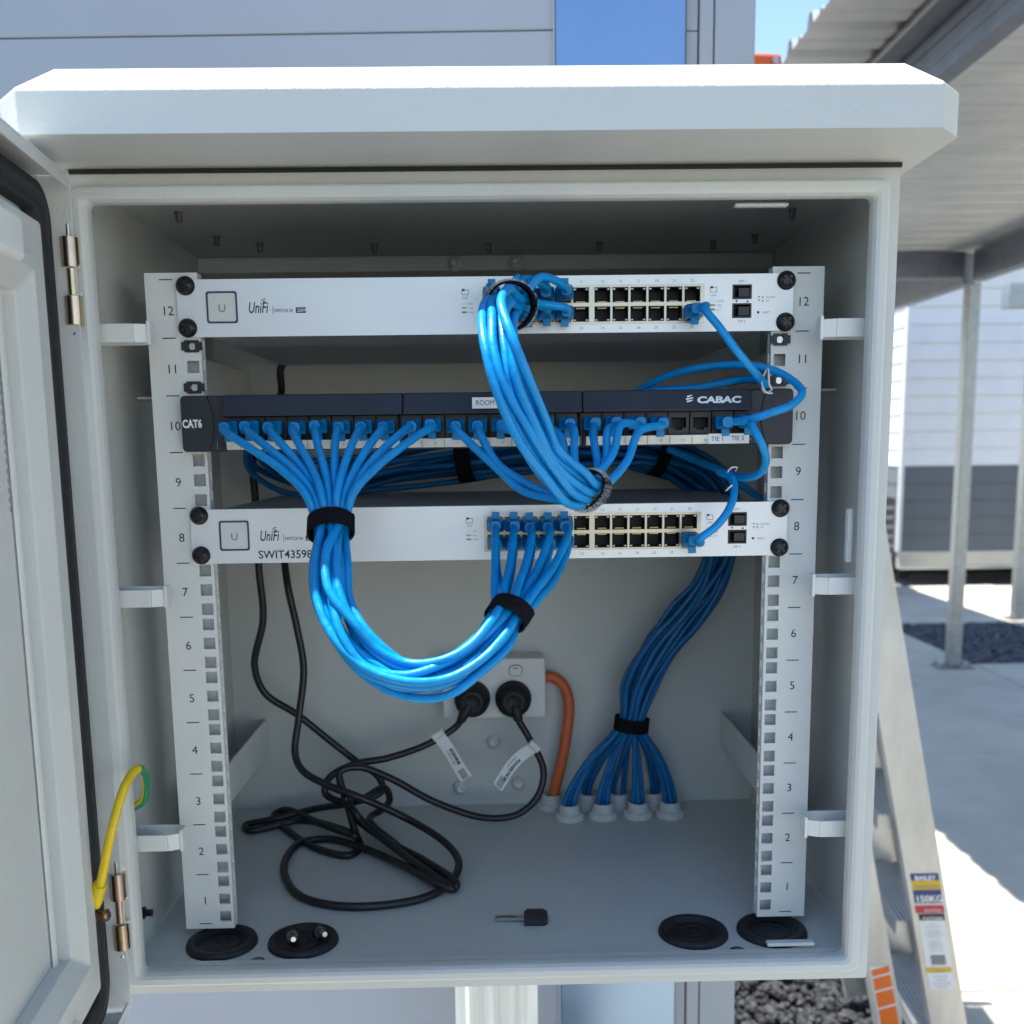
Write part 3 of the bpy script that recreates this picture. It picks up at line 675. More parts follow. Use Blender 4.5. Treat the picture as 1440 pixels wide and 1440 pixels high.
def switch_proto():
    r = thing('network_switch', 'upper silver network switch in rack position twelve', 'network switch', (0, 0, .4892))
    z0 = 489.2; H = 43.7
    BX = (-5.2, 166.6+3.2+.4); bh0, bh1 = z0+6.6, z0+36.3
    mb = MB(); holes = [(BX[0], 171, bh0, bh1), (193.2, 208.4, z0+10, z0+21.3), (193.2, 208.4, z0+24.4, z0+35.6)]
    mb.plate(-241.3, 241.3, z0, z0+H, holes, -3, -.9); mb.build('front_plate', silver, r, bevel=.5, seg=2)
    mb = MB(); mb.box(-221, 221, 16, 285, z0+.6, z0+H-.6); mb.build('chassis', chassis, r, bevel=1)
    mb = MB(); mb.plate(-219, 219, z0+.8, z0+H-.8, holes, -.8, 15.8); mb.build('bezel_core', chassis, r)
    mb = MB(); hs = [(x-6.25, x+6.25, z0+z_p-5.8, z0+z_p+5.8) for x in PX for z_p in PZ]
    mb.plate(BX[0], 171, bh0, bh1, hs, -3.7, -1, 0); mb.build('port_shield', portmetal, r, bevel=.2, seg=1)
    for x in PX:
        for i, z_p in enumerate(PZ): place('port', port_up if i == 0 else port_dn, r, (x, -3.2, z0+z_p))
    for x, zz in ((-234, 39), (-234, 7.0), (235.5, 38.3), (235.5, 6.5)): place('rack_screw', screw_me, r, (x, -3.05, z0+zz))
    for za, zb in ((10, 21.3), (24.4, 35.6)):
        mb = MB(); a, b_ = 193.4, 208.2; mb.box(a, b_, 8, 9, z0+za, z0+zb); mb.plate(a-.15, b_+.15, z0+za+.05, z0+zb-.05, [(a+1, b_-1, z0+za+1.1, z0+zb-1.1)], -3.4, 7.8)
        mb.box(a+5, b_-1.4, -2.6, 7, z0+za+2, z0+zb-2.6); mb.build('sfp_slot', black, r)
    # square logo light
    mb = MB(); ca = [rrect(-218.7, -194.6, z0+10.3, z0+34.6, 2, -3.0), rrect(-218.7, -194.6, z0+10.3, z0+34.6, 2, -3.5), rrect(-217.3, -196, z0+11.7, z0+33.2, 1.5, -3.5), rrect(-217.3, -196, z0+11.7, z0+33.2, 1.5, -3.05)]
    mb.loops(ca, 0); mb.loops([rrect(-217.2, -196.1, z0+11.8, z0+33.1, 1.4, -3.15)], 1, cap1=True)
    mb.loops([[Vector((x, -3.2, z)) for x, z in l] for l in []] or [rrect(-217.2, -196.1, z0+11.8, z0+33.1, 1.4, -3.15), rrect(-217, -196.3, z0+12, z0+32.9, 1.4, -3.2)], 1, cap1=True)
    for k in range(10):      # stroke of the U mark
        a = PI+PI*k/10; a2 = PI+PI*(k+1)/10; c = (-206.6, z0+21.3)
        p = [(c[0]+r_*math.cos(t), -3.3, c[1]+r_*math.sin(t)) for r_, t in ((2.6, a), (1.6, a), (1.6, a2), (2.6, a2))]
        mb.add(p, [(0, 1, 2, 3)], 2)
    mb.box(-209.2, -208.2, -3.32, -3.25, z0+21.3, z0+24.6, 2); mb.box(-205.0, -204.0, -3.32, -3.25, z0+21.3, z0+24.6, 2)
    mb.build('logo_light', [navyink, white_pl, greyink], r)
    tx = MB(); yy = -3.12
    text(tx, 'UniFi', (-186.6, yy, z0+18.0), 8.6, sx=.62, shear=.22, bold=.012)
    for k, rr in enumerate((2.0, 3.4)):
        for j in range(8):
            a = PI*.42+PI*.42*j/8; a2 = PI*.42+PI*.42*(j+1)/8; c = (-173.2, z0+25.4)
            tx.add([(c[0]+q_*math.cos(t), yy, c[1]+q_*math.sin(t)) for q_, t in ((rr, a), (rr-.55, a), (rr-.55, a2), (rr, a2))], [(0, 1, 2, 3)])
    tx.box(-167.4, -167.1, yy-.02, yy+.03, z0+16.8, z0+23.0)
    text(tx, 'SWITCH 24', (-166.4, yy, z0+18.3), 2.7, sx=.78, bold=.01)
    tx.box(-149.4, -141.6, yy-.02, yy+.03, z0+17.6, z0+21.8)
    text(tx, '250W', (-148.5, yy-.05, z0+18.5), 2.4, m=1, sx=.95, bold=.02)
    # port numbers
    for i in range(5, 12):
        text(tx, str(2*i+1), (PX[i], yy, z0+38.0), 2.3, align='C', m=2); text(tx, str(2*i+2), (PX[i], yy, z0+2.6), 2.3, align='C', m=2)
    def folder(x, z):
        tx.plate(x, x+5.4, z, z+4, [(x+.35, x+5.05, z+.35, z+3.65)], yy-.02, yy+.03); tx.box(x+.2, x+2.3, yy-.03, yy+.03, z+3, z+4.6)
    folder(-19.5, z0+29.8); folder(175.5, z0+29.8)
    text(tx, 'POE', (-17, yy, z0+26.8), 1.7, align='C', m=2); text(tx, 'LINK', (178.2, yy, z0+26.8), 1.7, align='C', m=2)
    for k, (nm_, a) in enumerate((('OFF', 6), ('POE', 5), ('POE+', 4))):
        tx.box(-19.7, -15.8, yy-.02, yy+.03, z0+22.6-k*3.3, z0+24-k*3.3, a if k else 3); text(tx, nm_, (-14.6, yy, z0+22.4-k*3.3), 1.5, m=2)
    for k, nm_ in enumerate(('10/100', '1000', 'ACT')):
        tx.box(175.0, 179.6, yy-.02, yy+.03, z0+22.6-k*3.3, z0+24.2-k*3.3, (3, 7, 4)[k]); text(tx, nm_, (180.6, yy, z0+22.4-k*3.3), 1.5, m=2)
    text(tx, 'SFP 1', (200.8, yy, z0+37.0), 2.1, align='C', m=2); text(tx, 'SFP 2', (200.8, yy, z0+6.4), 2.1, align='C', m=2)
    for x, s_ in ((196.5, -1), (205.2, 1)):
        tx.add([(x-1, yy, z0+22.85-.9*s_), (x+1, yy, z0+22.85-.9*s_), (x, yy, z0+22.85+.9*s_)], [(0, 1, 2) if s_ > 0 else (0, 2, 1)])
    for j, (x, s_, mm) in enumerate(((214.2, -1, 2), (217.2, 1, 2), (214.2, -1, 2), (217.2, 1, 2))):
        z = z0+25.8-(j//2)*2.6
        tx.add([(x-1, yy, z-.8*s_), (x+1, yy, z-.8*s_), (x, yy, z+.8*s_)], [(0, 1, 2) if s_ > 0 else (0, 2, 1)], mm)
    text(tx, 'DOWN', (219.6, yy, z0+25.0), 1.6, m=2); text(tx, 'UP', (219.6, yy, z0+22.3), 1.6, m=2)
    tx.cyl((213.8, -3.05, z0+14.2), (213.8, -3.2, z0+14.2), 1.0, n=14); text(tx, 'RESET', (217.2, yy, z0+13.3), 1.7, m=2)
    tx.build('lettering', [ink, whiteink, greyink, paper, lg, lgl, lgl, lo_], r)
    return r
SW1 = switch_proto()
SW2 = copy_tree(SW1); SW2.location = (0, 0, .3107); SW2['label'] = 'lower silver network switch carrying the SWIT43598 sticker'
SW1['group'] = SW2['group'] = 'silver rack switches'
ORG[SW2.name] = Vector((0, 0, .3107))
stk = MB(); stk.box(-189.4, -138, -3.16, -3.05, 311.9, 323.4, 0); text(stk, 'SWIT43598', (-188.2, -3.2, 314.4), 6.7, sx=.98, bold=.012, m=1); stk.build('asset_sticker', [paper, ink], SW2)

# =================================================================== PATCH PANEL
pp = thing('patch_bay', 'black patch panel marked CAT6 in rack position ten', 'patch panel', (0, 0, .400))
Z0, Z1 = 400.4, 443.9
GX = [(-8.7-17.45*11-1.6+17.45*i) for i in range(8)]
PPX = [(-1.6 if i < 8 else (1.6 if i > 15 else 0)) + (i-11.5)*17.4 + .3 for i in range(24)]
mb = MB(); mb.box(-241, 241, -2.6, 0-.2, Z0+.2, Z1-.2); mb.build('back_plate', navy, pp)
for s_ in (-1, 1):
    mb = MB(); a = sorted((s_*241.3, s_*206)); 
    lp_ = [rrect(a[0], a[1], Z0, Z1, 3.5, y_) for y_ in (-2.7, -11)] + [rrect(a[0]+1, a[1]-1, Z0+1, Z1-1, 3, -12.4)]
    mb.loops(lp_, cap1=True); e = mb.build('end_cap', navy, pp)
    m2 = MB(); arc = []
    for k in range(13):
        z = Z0+1+(Z1-Z0-2)*k/12; x = s_*(217.5+5*(1-((z-(Z0+Z1)/2)/22)**2)*-1+3); arc.append(Vector((x, -12.45, z)))
    m2.tube(arc, .55, 6); m2.build('groove_line', cavity, e)
seg = ((-205.6, -66.6), (-66.2, 72.9), (73.3, 205.6))
for a, b_ in seg:
    mb = MB(); mb.hexa([(a, -26, 427), (b_, -26, 427), (b_, -2.8, 427), (a, -2.8, 427), (a, -20, 443.6), (b_, -20, 443.6), (b_, -2.8, 443.6), (a, -2.8, 443.6)]); mb.build('top_band', navy, pp, bevel=1)
    mb = MB(); mb.hexa([(a, -22, 400.6), (b_, -22, 400.6), (b_, -2.8, 400.6), (a, -2.8, 400.6), (a, -25, 409.2), (b_, -25, 409.2), (b_, -2.8, 409.2), (a, -2.8, 409.2)]); mb.build('lower_band', navy, pp, bevel=.6)
    mb = MB(); mb.hexa([(a+2.5, -24.9, 401.6), (b_-2.5, -24.9, 401.6), (b_-2.5, -22.5, 401.6), (a+2.5, -22.5, 401.6), (a+2.5, -25.9, 408.4), (b_-2.5, -25.9, 408.4), (b_-2.5, -22.5, 408.4), (a+2.5, -22.5, 408.4)]); s2 = mb.build('number_strip', paper2, pp)
mb = MB()
for i, x in enumerate(PPX):
    mb.box(x-8.7-.15, x-8.7+.15, -26.05, -25.5, 401.8, 408.3)
    text(mb, str(i+1), (x+1.5, -26.0, 403.6), 2.0, align='C')
mb.build('strip_numbers', greyink, pp)
def jack():
    mb = MB(); mb.plate(-8.2, 8.2, -8.6, 8.6, [(-6, 6, -5.6, 4.2)], -14.5, -12.5, 0)
    for q_ in ((-6.4, -6, -5.6, 4.2), (6, 6.4, -5.6, 4.2)): mb.box(q_[0], q_[1], -12.4, -3, q_[2], q_[3], 1)
    mb.box(-6.4, 6.4, -12.4, -3, 4.3, 4.7, 1); mb.box(-6.4, 6.4, -12.4, -3, -6.1, -5.7, 1); mb.box(-6.4, 6.4, -4, -3, -5.6, 4.2, 1)
    for sx_ in (-1, 1):
        a = sorted((sx_*6, sx_*3)); mb.box(a[0], a[1], -14.2, -8, -5.6, -3.9, 0)
    for k in range(8): x = -3.2+k*.92; mb.box(x-.14, x+.14, -8, -4, 3.5, 3.9, 2)
    mb.box(-7, 7, -15.2, -14.6, 5.2, 8.2, 0)
    return mb.mesh('jack', [black, cavity, cavity])
jm = jack()
for x in PPX: place('jack', jm, pp, (x, 0, 418.1))
mb = MB(); q0, q1 = at(664, 573, -26), at(703, 559, -26)
mb.box(q0.x, q0.x+24, -26.3, -24.5, 430.8, 439.2, 0); text(mb, 'ROOM 1', (q0.x+2.6, -26.4, 433.4), 3.9, sx=.92, m=1); mb.build('room_label', [paper, ink], pp)
mb = MB(); mb.box(171, 203, -26.6, -25.9, 401.4, 409.2, 0); text(mb, 'TIE 1', (173.2, -26.7, 403.6), 3.5, m=1); text(mb, 'TIE 2', (189, -26.7, 403.9), 3.5, m=1); mb.build('tie_label', [paper, ink], pp)
mb = MB(); text(mb, 'CAT6', (-240.0, -12.8, 419.3), 6.2, sx=.72, bold=.045); mb.build('lettering', whiteink, pp)
mb = MB(); sl2 = Vector((0, .36, 1)).normalized()
text(mb, 'CABAC', (162.0, -24.9, 433.0), 5.3, uz=sl2, sx=1.42, shear=.12, bold=.05)
cx_, cz_ = 156.5, 435.6
for j in range(3):
    z = 433.4+j*1.9; hw = (2.5, 3.1, 2.2)[j]; yq = -24.95+(z-433.2)*.36
    mb.add([(cx_-hw+.5, yq, z), (cx_+hw-.6, yq+.5, z+1.2), (cx_+hw, yq+.1, z+2.2), (cx_-hw, yq, z+1.2)], [(0, 1, 2, 3)])
mb.build('lettering', whiteink, pp)

# =================================================================== CABLES
R_ = 3.1
def plug_meshes():
    mb = MB()
    sec = [(0, 5.9, 4.3), (-6, 5.9, 4.3), (-6.2, 6.9, 5.2), (-13, 6.9, 5.2), (-15.5, 5.6, 4.8), (-21, 4.6, 4.4), (-27, 4.0, 4.0)]
    lps = []
    for y_, a, b_ in sec: lps.append(rrect(-a, a, -b_, b_, min(a, b_)*(.35 if y_ > -16 else .8), y_, 4))
    mb.loops(lps, cap0=True, cap1=True)
    for k in range(3): mb.loops([rrect(-4.9, 4.9, -4.6, 4.6, 2.5, -17-k*3, 4), rrect(-5.0, 5.0, -4.7, 4.7, 2.5, -18-k*3, 4)])
    body = mb.mesh('plug', pclear)
    t = MB(); t.hexa([(-2.4, -2, -5.4), (2.4, -2, -5.4), (2.4, -2, -4.4), (-2.4, -2, -4.4), (-2.4, -13, -10.2), (2.4, -13, -10.2), (2.4, -14, -9.0), (-2.4, -14, -9.0)])
    t.box(-3.0, 3.0, -14.5, -13, -10.6, -5.0)
    return body, t.mesh('latch_tab', pclear)
pl_me, tab_me = plug_meshes()
def add_plug(root, pos, up_=False, rz=0, rx=0):
    p = place('plug', pl_me, root, pos, (random.uniform(-.05, .05), (PI if up_ else 0)+random.uniform(-.05, .05), random.uniform(-.06, .06))); c = bpy.data.objects.new('latch_tab', tab_me); col.objects.link(c); c.parent = p
    return p
def bundle(center, nsl, first_n, spread):
    """centre points -> per-slot control points with parallel-transported frame"""
    N = len(center); T = [(center[min(i+1, N-1)]-center[max(i-1, 0)]).normalized() for i in range(N)]
    u = Vector(first_n); u = (u-T[0]*u.dot(T[0])).normalized(); F = []
    for i in range(N):
        if i: u = T[i-1].rotation_difference(T[i]) @ u; u = (u-T[i]*u.dot(T[i])).normalized()
        F.append((u.copy(), T[i].cross(u)))
    return F
def slots10(sp=6.75): return [((i-1.5)*sp, -sp*.87) for i in range(4)] + [((i-1)*sp, 0) for i in range(3)] + [((i-1)*sp+1.2, sp*.87) for i in range(3)]
ORD = ['first', 'second', 'third', 'fourth', 'fifth', 'sixth', 'seventh', 'eighth', 'ninth', 'tenth', 'eleventh', 'twelfth', 'thirteenth', 'fourteenth', 'fifteenth', 'sixteenth', 'seventeenth', 'eighteenth', 'nineteenth', 'twentieth']
def patch(label, group, pts, plugs, r=R_, m=pcable, n=12, sub=7):
    root = thing('patch_cable', label, 'patch cable', tuple(pts[len(pts)//2]*.001), group)
    mb = MB(); mb.tube(spline(pts, sub), r, n); mb.build('jacket', m, root)
    for a in plugs: add_plug(root, *a)
    return root
JY = -3.0      # face of the jacks

# --- lower loop: panel ports 1-10 -> strap -> loop -> strap -> lower switch columns 1-5
LC = [at(465, 741, -96), at(464, 790, -122), at(467, 840, -140), (at(484, 890, -152)), at(518, 930, -158), at(568, 952, -160), at(620, 950, -158), at(662, 928, -150), at(694, 895, -138), at(715, 863, -122)]
FL = bundle(LC, 10, (1, 0, 0), 1)
sl = slots10()
order = sorted(range(10), key=lambda i: (sl[i][0], sl[i][1]))
rnd = random.Random(4)
cols = [3.9+14*i for i in range(5)]
for k in range(10):
    s_ = sl[order[k]]; px0 = PPX[k]; pts = [Vector((px0, -18, 418)), Vector((px0, -41, 417.2))]
    c0 = LC[0]; tx_ = c0.x+FL[0][0].x*s_[0]; ty_ = c0.y + s_[1]
    for t in (.2, .45, .75):
        gx = 1-(1-t)**1.75; z = 416 + (c0.z+6-416)*t; y_ = -52+(ty_+52)*(t**.8); pts.append(Vector((px0+(tx_-px0)*gx, y_, z)))
    tw = rnd.uniform(-.8, .8)
    for i, c in enumerate(LC):
        a, b_ = FL[i]; ph = .42*math.sin(i*.7)+tw*math.sin(i*1.1); su = s_[0]*math.cos(ph)-s_[1]*math.sin(ph); sv = s_[0]*math.sin(ph)+s_[1]*math.cos(ph)
        w_ = 1.0 if i in (0, 9) else 1.12
        j = 0 if i in (0, 9) else 1.3
        if i in (0, 9): su, sv = s_
        pts.append(c + a*(su*w_+rnd.uniform(-j, j)) + b_*(sv*w_+rnd.uniform(-j, j)))
    # fan-out to the switch: outer (left at the start) cables end on the right
    ci = (9-k)//2; row = (9-k) % 2; X = cols[ci]; z_p = 310.7+PZ[0 if row == 0 else 1]
    e = pts[-1]; yo = -44 if row == 0 else -36
    for t in (.4, .72): pts.append(Vector((e.x+(X-e.x)*(t**1.1), e.y+(yo-6-e.y)*t**1.2, e.z+(z_p-14-e.z)*t)))
    pts += [Vector((X, yo+0, z_p-5 if row == 0 else z_p-4)), Vector((X, -26, z_p))]
    nm_ = ORD[k]
    patch('blue patch cable in the %s panel socket from the left, down to the lower switch' % nm_, 'patch cables in the lower loop', pts,
          [((px0, -14.5+1.5, 418.1), False), ((X, -3.6, z_p), row == 0)])

# --- upper loop: upper switch columns 1-5 -> ring -> droop -> ring -> panel ports 11-20
UC = [at(713, 430, -84), at(706, 432, -116), at(703, 453, -146), at(708, 492, -162), at(717, 540, -166), at(745, 606, -158), at(773, 652, -140), at(803, 682, -124), at(826, 690, -106)]
FU = bundle(UC, 10, (1, 0, 0), 1)
sl = slots10(7.0); sl = [(a, -b_) for a, b_ in sl]
order = sorted(range(10), key=lambda i: (sl[i][0], sl[i][1]))
rnd = random.Random(11)
for k in range(10):
    s_ = sl[order[k]]; ci, row = k//2, k % 2; X = cols[ci]; z_p = 489.2+PZ[row]
    tw = rnd.uniform(-.7, .7)
    e0 = UC[0]+FU[0][0]*s_[0]*.8+FU[0][1]*s_[1]*.8
    pts = [Vector((X, -26, z_p)), Vector((X-1.5, -41, z_p+(1.5 if row == 0 else .5)))]
    mid = Vector((X*.45+e0.x*.55, -58 - (k % 3)*3, z_p+(4 if row == 0 else 1))); 
    if abs(X-e0.x) > 14: pts.append(mid)
    for i, c in enumerate(UC):
        a, b_ = FU[i]; ph = (.35+tw)*math.sin(i*.8); su = s_[0]*math.cos(ph)-s_[1]*math.sin(ph); sv = s_[0]*math.sin(ph)+s_[1]*math.cos(ph)
        w_ = (.85, .95, 1.0, 1.02, 1.05, 1.05, 1.0, .95, .85)[i]; j = 0 if i in (0, 8) else 1.2
        if i in (0, 8): su, sv = s_
        pts.append(c + a*(su*w_+rnd.uniform(-j, j)) + b_*(sv*w_+rnd.uniform(-j, j)))
    pi = 10+k; px0 = PPX[pi]; e = pts[-1]
    if k < 2:
        P3 = [at(800-12*(1-k), 703, -88), at(745-10*(1-k), 690-8*k, -66), at(695+4*k, 655-4*k, -56)]
        pts += P3
    else:
        gx = e.x + (px0-e.x)*.35
        pts += [Vector((gx+ (3 if px0 > e.x else -3), -84, e.z+16)), Vector((e.x+(px0-e.x)*.62, -64, e.z+38))]
    pts += [Vector((px0, -41, 416.0)), Vector((px0, -18, 418.1))]
    patch('blue patch cable of the upper loop in the %s panel socket from the left' % ORD[pi], 'patch cables in the upper loop', pts,
          [((px0, -13, 418.1), False), ((X, -3.6, z_p), row == 0)])

# --- hook and loop straps
def ring(name, label, c, axis, u, ra, rb, wdt, th=1.6, mats=(velcro, velcro), tail=0):
    ax = Vector(axis).normalized(); u = Vector(u); u = (u-ax*u.dot(ax)).normalized(); v = ax.cross(u); mb = MB(); n = 48
    root = thing(name, label, 'cable strap', tuple(Vector(c)*.001), 'hook and loop cable straps')
    lps = []
    for k in range(n+1):
        a = 2*PI*k/n*1.06; gr_ = .9*max(0, a-2*PI+.6)+.0
        wv = 1+.02*math.sin(3*a)
        d = u*math.cos(a)*ra*wv + v*math.sin(a)*rb*wv; dn = d.normalized(); o = dn*(gr_+.001*k)
        lps.append([c+d+o-ax*wdt/2, c+d+o+dn*th-ax*wdt/2, c+d+o+dn*th+ax*wdt/2, c+d+o+ax*wdt/2])
    mb.loops(lps, cap0=True, cap1=True); mb.build('band', mats[0], root)
    if mats[1] is not mats[0]:
        f = MB(); rr = random.Random(2)
        for i in range(3200):
            a = rr.uniform(0, 2*PI); d = u*math.cos(a)*ra + v*math.sin(a)*rb; dn = d.normalized(); hgt = rr.uniform(.5, 1.7)
            p = c+d+dn*th+ax*rr.uniform(-wdt/2, wdt/2); t_ = Vector((rr.uniform(-1, 1), rr.uniform(-1, 1), rr.uniform(-1, 1)))*1.0
            f.add([p, p+t_*.6, p+dn*hgt+t_], [(0, 1, 2)])
        o = f.build('loop_fibres', mats[1], root); o['kind'] = 'stuff'
    return root
T0 = (LC[1]-LC[0]).normalized(); T9 = (LC[9]-LC[8]).normalized()
ring('cable_strap', 'black strap around the lower loop where it crosses the lower switch', LC[0], T0, (1, 0, 0), 15.2, 11.5, 15)
ring('cable_strap', 'black strap round the lower loop under the lower switch ports', LC[9]-T9*0, T9, (1, 0, .4), 15.0, 12, 13)
ring('cable_strap', 'fuzzy black strap at the upper switch ports', UC[0]+Vector((2, 0, 0)), (.25, -1, -.1), (1, 0, 0), 16.5, 15.5, 12, mats=(velcro, fuzz))
ring('cable_strap', 'fuzzy black strap low on the upper loop above the lower switch', UC[8], (UC[8]-UC[7]), (1, 0, .4), 15.0, 12.0, 9, mats=(velcro, fuzz))

# --- single cables at the right
XJ = PPX
def single(label, P, plugs, r=R_): return patch(label, 'loose patch cables at the right rail', [Vector(p) for p in P], plugs, r)
x24 = PX[11]; zA = 489.2+PZ[1]; zE = 310.7+PZ[1]
single('blue cable from the last socket of the upper switch to the right rail',
       [(x24, -26, zA), (x24+4, -38, zA+1), at(992, 436, -48), at(1010, 458, -52), at(1035, 492, -52), at(1060, 522, -44), at(1076, 541, -30), at(1070, 536, -10), at(1045, 534, 10), at(980, 545, 30), at(925, 549, 45), at(890, 556, 60)],
       [((x24, -3.6, zA), False)])
single('blue cable from behind the panel looping over the right rail to TIE 1',
       [at(885, 560, 70), at(915, 539, 50), at(965, 521, 24), at(1030, 513, 0), at(1075, 517, -16), at(1110, 532, -30), at(1128, 552, -44), at(1112, 570, -52), at(1085, 580, -54), at(1060, 588, -50), (XJ[22]+8, -41, 418.3), (XJ[22]+2, -32, 418.1), (XJ[22], -18, 418.1)],
       [((XJ[22], -13, 418.1), False)])
single('blue cable from TIE 2 curling down past the right rail',
       [(XJ[23], -18, 418.1), (XJ[23], -36, 417.5), at(1058, 600, -58), at(1070, 622, -62), at(1077, 645, -54), at(1070, 664, -38), at(1050, 672, -20), at(1028, 667, 2), at(1000, 656, 30), at(970, 645, 60), at(940, 632, 80)],
       [((XJ[23], -13, 418.1), False)])
single('blue cable from the last socket of the lower switch curving up to the gap',
       [(x24, -26, zE), (x24+3, -36, zE), at(985, 757, -46), at(1005, 742, -48), at(1023, 720, -46), at(1032, 695, -36), at(1029, 672, -20), at(1012, 664, 0), at(1022, 670, 26), at(1045, 684, 50), at(1072, 706, 70), Vector((232, 90, 345)), Vector((236, 110, 300))],
       [((x24, -3.6, zE), False)])
# twist ties
def tie(label, P):
    mb = MB(); mb.tube(spline([Vector(p) for p in P], 5), .7, 6); root = mb.build('twist_tie', white_pl); tag(root, label, 'twist tie', 'white twist ties')
tie('white twist tie around the cables above the TIE sockets', [at(1071, 545, -40), at(1076, 552, -42), at(1085, 548, -46), at(1082, 541, -48), at(1081, 524, -44), at(1079, 519, -38), at(1073, 530, -36), at(1072, 542, -44), at(1078, 552, -48), at(1086, 553, -46)])
tie('short white twist tie on the cable curving up from the lower switch', [at(1023, 664, -30), at(1028, 658, -34), at(1036, 657, -30), at(1034, 663, -18)])
tie('loose white tie end beside the curved cable over the lower switch', [at(1021, 690, -44), at(1025, 686, -46), at(1030, 682, -47)])

# --- trunk cables rising from the glands
GL = [zat(801, 1151, FZ), zat(848, 1149, FZ), zat(897, 1148, FZ), zat(942, 1147, FZ), zat(828, 1138, FZ), zat(870, 1137, FZ), zat(918, 1136, FZ)]
GL[4].y = GL[5].y = GL[6].y = 303
GL[4].x, GL[5].x, GL[6].x = at(828, 1132, 303).x, at(870, 1130, 303).x, at(918, 1130, 303).x
GO = Vector((at(776, 1130, 303).x, 303, FZ))
gl = MB(); gl.lathe((0, 0, 0), (0, 0, 1), [(15.5, 0), (15.8, 1), (15.8, 6.5), (14.5, 7.5)], 56, serr=-.035, smooth=False); gl.lathe((0, 0, 0), (0, 0, 1), [(14.5, 7.5), (12.2, 7.8), (12.2, 11), (11.2, 11.3), (11.2, 16.5), (10.4, 17.2), (9, 17.2), (9, 8), (0, 8)], 32)
gl_me = gl.mesh('cable_gland', gland_pl)
for q_ in GL+[GO]: place('cable_gland', gl_me, cb, (q_.x, q_.y, FZ))
TC = [at(888, 1018, 262), at(900, 965, 258), at(930, 910, 252), at(965, 865, 248), at(995, 825, 246), at(1013, 780, 246), at(1018, 735, 246), at(1008, 690, 240), at(975, 660, 225), at(925, 637, 210), at(850, 628, 205), at(760, 634, 215), at(655, 645, 225), at(560, 660, 235), at(480, 672, 235), at(415, 668, 225), at(378, 645, 205), at(375, 615, 190)]
TC2 = []
FT = bundle(TC, 18, (1, 0, 0), 1)
ts = []
for rr_, n_ in ((0, 1), (6.3, 6), (12.2, 11)):
    for k in range(n_): a = 2*PI*k/max(1, n_)+rr_; ts.append((rr_*math.cos(a), rr_*math.sin(a)*.8))
srt = sorted(range(18), key=lambda i: ts[i][0])
gmap = [0, 0, 0, 4, 4, 1, 1, 1, 5, 5, 2, 2, 2, 6, 6, 3, 3, 3]
names = ['leftmost front', 'second front', 'third front', 'rightmost front', 'left rear', 'middle rear', 'right rear']
rnd = random.Random(21)
for k in range(18):
    s_ = ts[srt[k]]; gi = gmap[k]; gp = GL[gi]; j = (k % 3-1)*5.2
    yj = (k % 2)*4-2
    pts = [Vector((gp.x+j, gp.y+yj, FZ+3)), Vector((gp.x+j, gp.y+yj, FZ+22))]
    c0 = TC[0]+Vector((s_[0], s_[1], 0))
    pts.append(pts[-1].lerp(c0, .5)+Vector(((gp.x-c0.x)*.12, 0, 0)))
    stop = len(TC) if k % 3 != 1 else len(TC)-5
    for i, c in enumerate(TC[:stop]):
        a, b_ = FT[i]; w_ = 1 if i == 0 else (1.3 if i < 7 else 1.6)
        pts.append(c + a*(s_[0]*w_+(rnd.uniform(-3.5, 3.5) if i else 0)) + b_*(s_[1]*w_+(rnd.uniform(-3.5, 3.5) if i else 0)))
    mates = [q_ for q_ in range(18) if gmap[q_] == gi]; wh = (['left', 'right'] if len(mates) == 2 else ['left', 'middle', 'right'])[mates.index(k)]
    root = thing('trunk_cable', '%s dark blue cable of those rising from the %s white gland' % (wh, names[gi]), 'network cable', tuple(pts[0]*.001), 'trunk cables rising from the glands')
    mb = MB(); mb.tube(spline(pts, 6), 3.1, 10); mb.build('jacket', trunk, root)
ring('cable_strap', 'black strap gathering the trunk cables above the white glands', TC[0], Vector((.12, 0, 1)), (1, 0, 0), 17.5, 15, 15)
ring('cable_strap', 'black strap on the dark bundle behind the panel', TC[12], TC[13]-TC[11], (0, 1, 0), 23, 23, 16)
ring('cable_strap', 'black strap on the dark bundle in the right end of the gap', TC[9], TC[10]-TC[8], (0, 1, 0), 22, 22, 12)
# orange cable
P = [Vector((GO.x, 303, FZ+4)), at(780, 1110, 300), at(789, 1075, 298), at(797, 1030, 298), at(800, 990, 300), at(793, 965, 304), at(779, 953, 307), at(766, 952, 307), at(755, 952, 307)]
oc = thing('orange_mains_cable', 'orange mains cable running from a gland up into the power outlet', 'cable', tuple(P[0]*.001))
mb = MB(); mb.tube(spline(P, 8), 6.2, 14); mb.build('jacket', orange_c, oc)

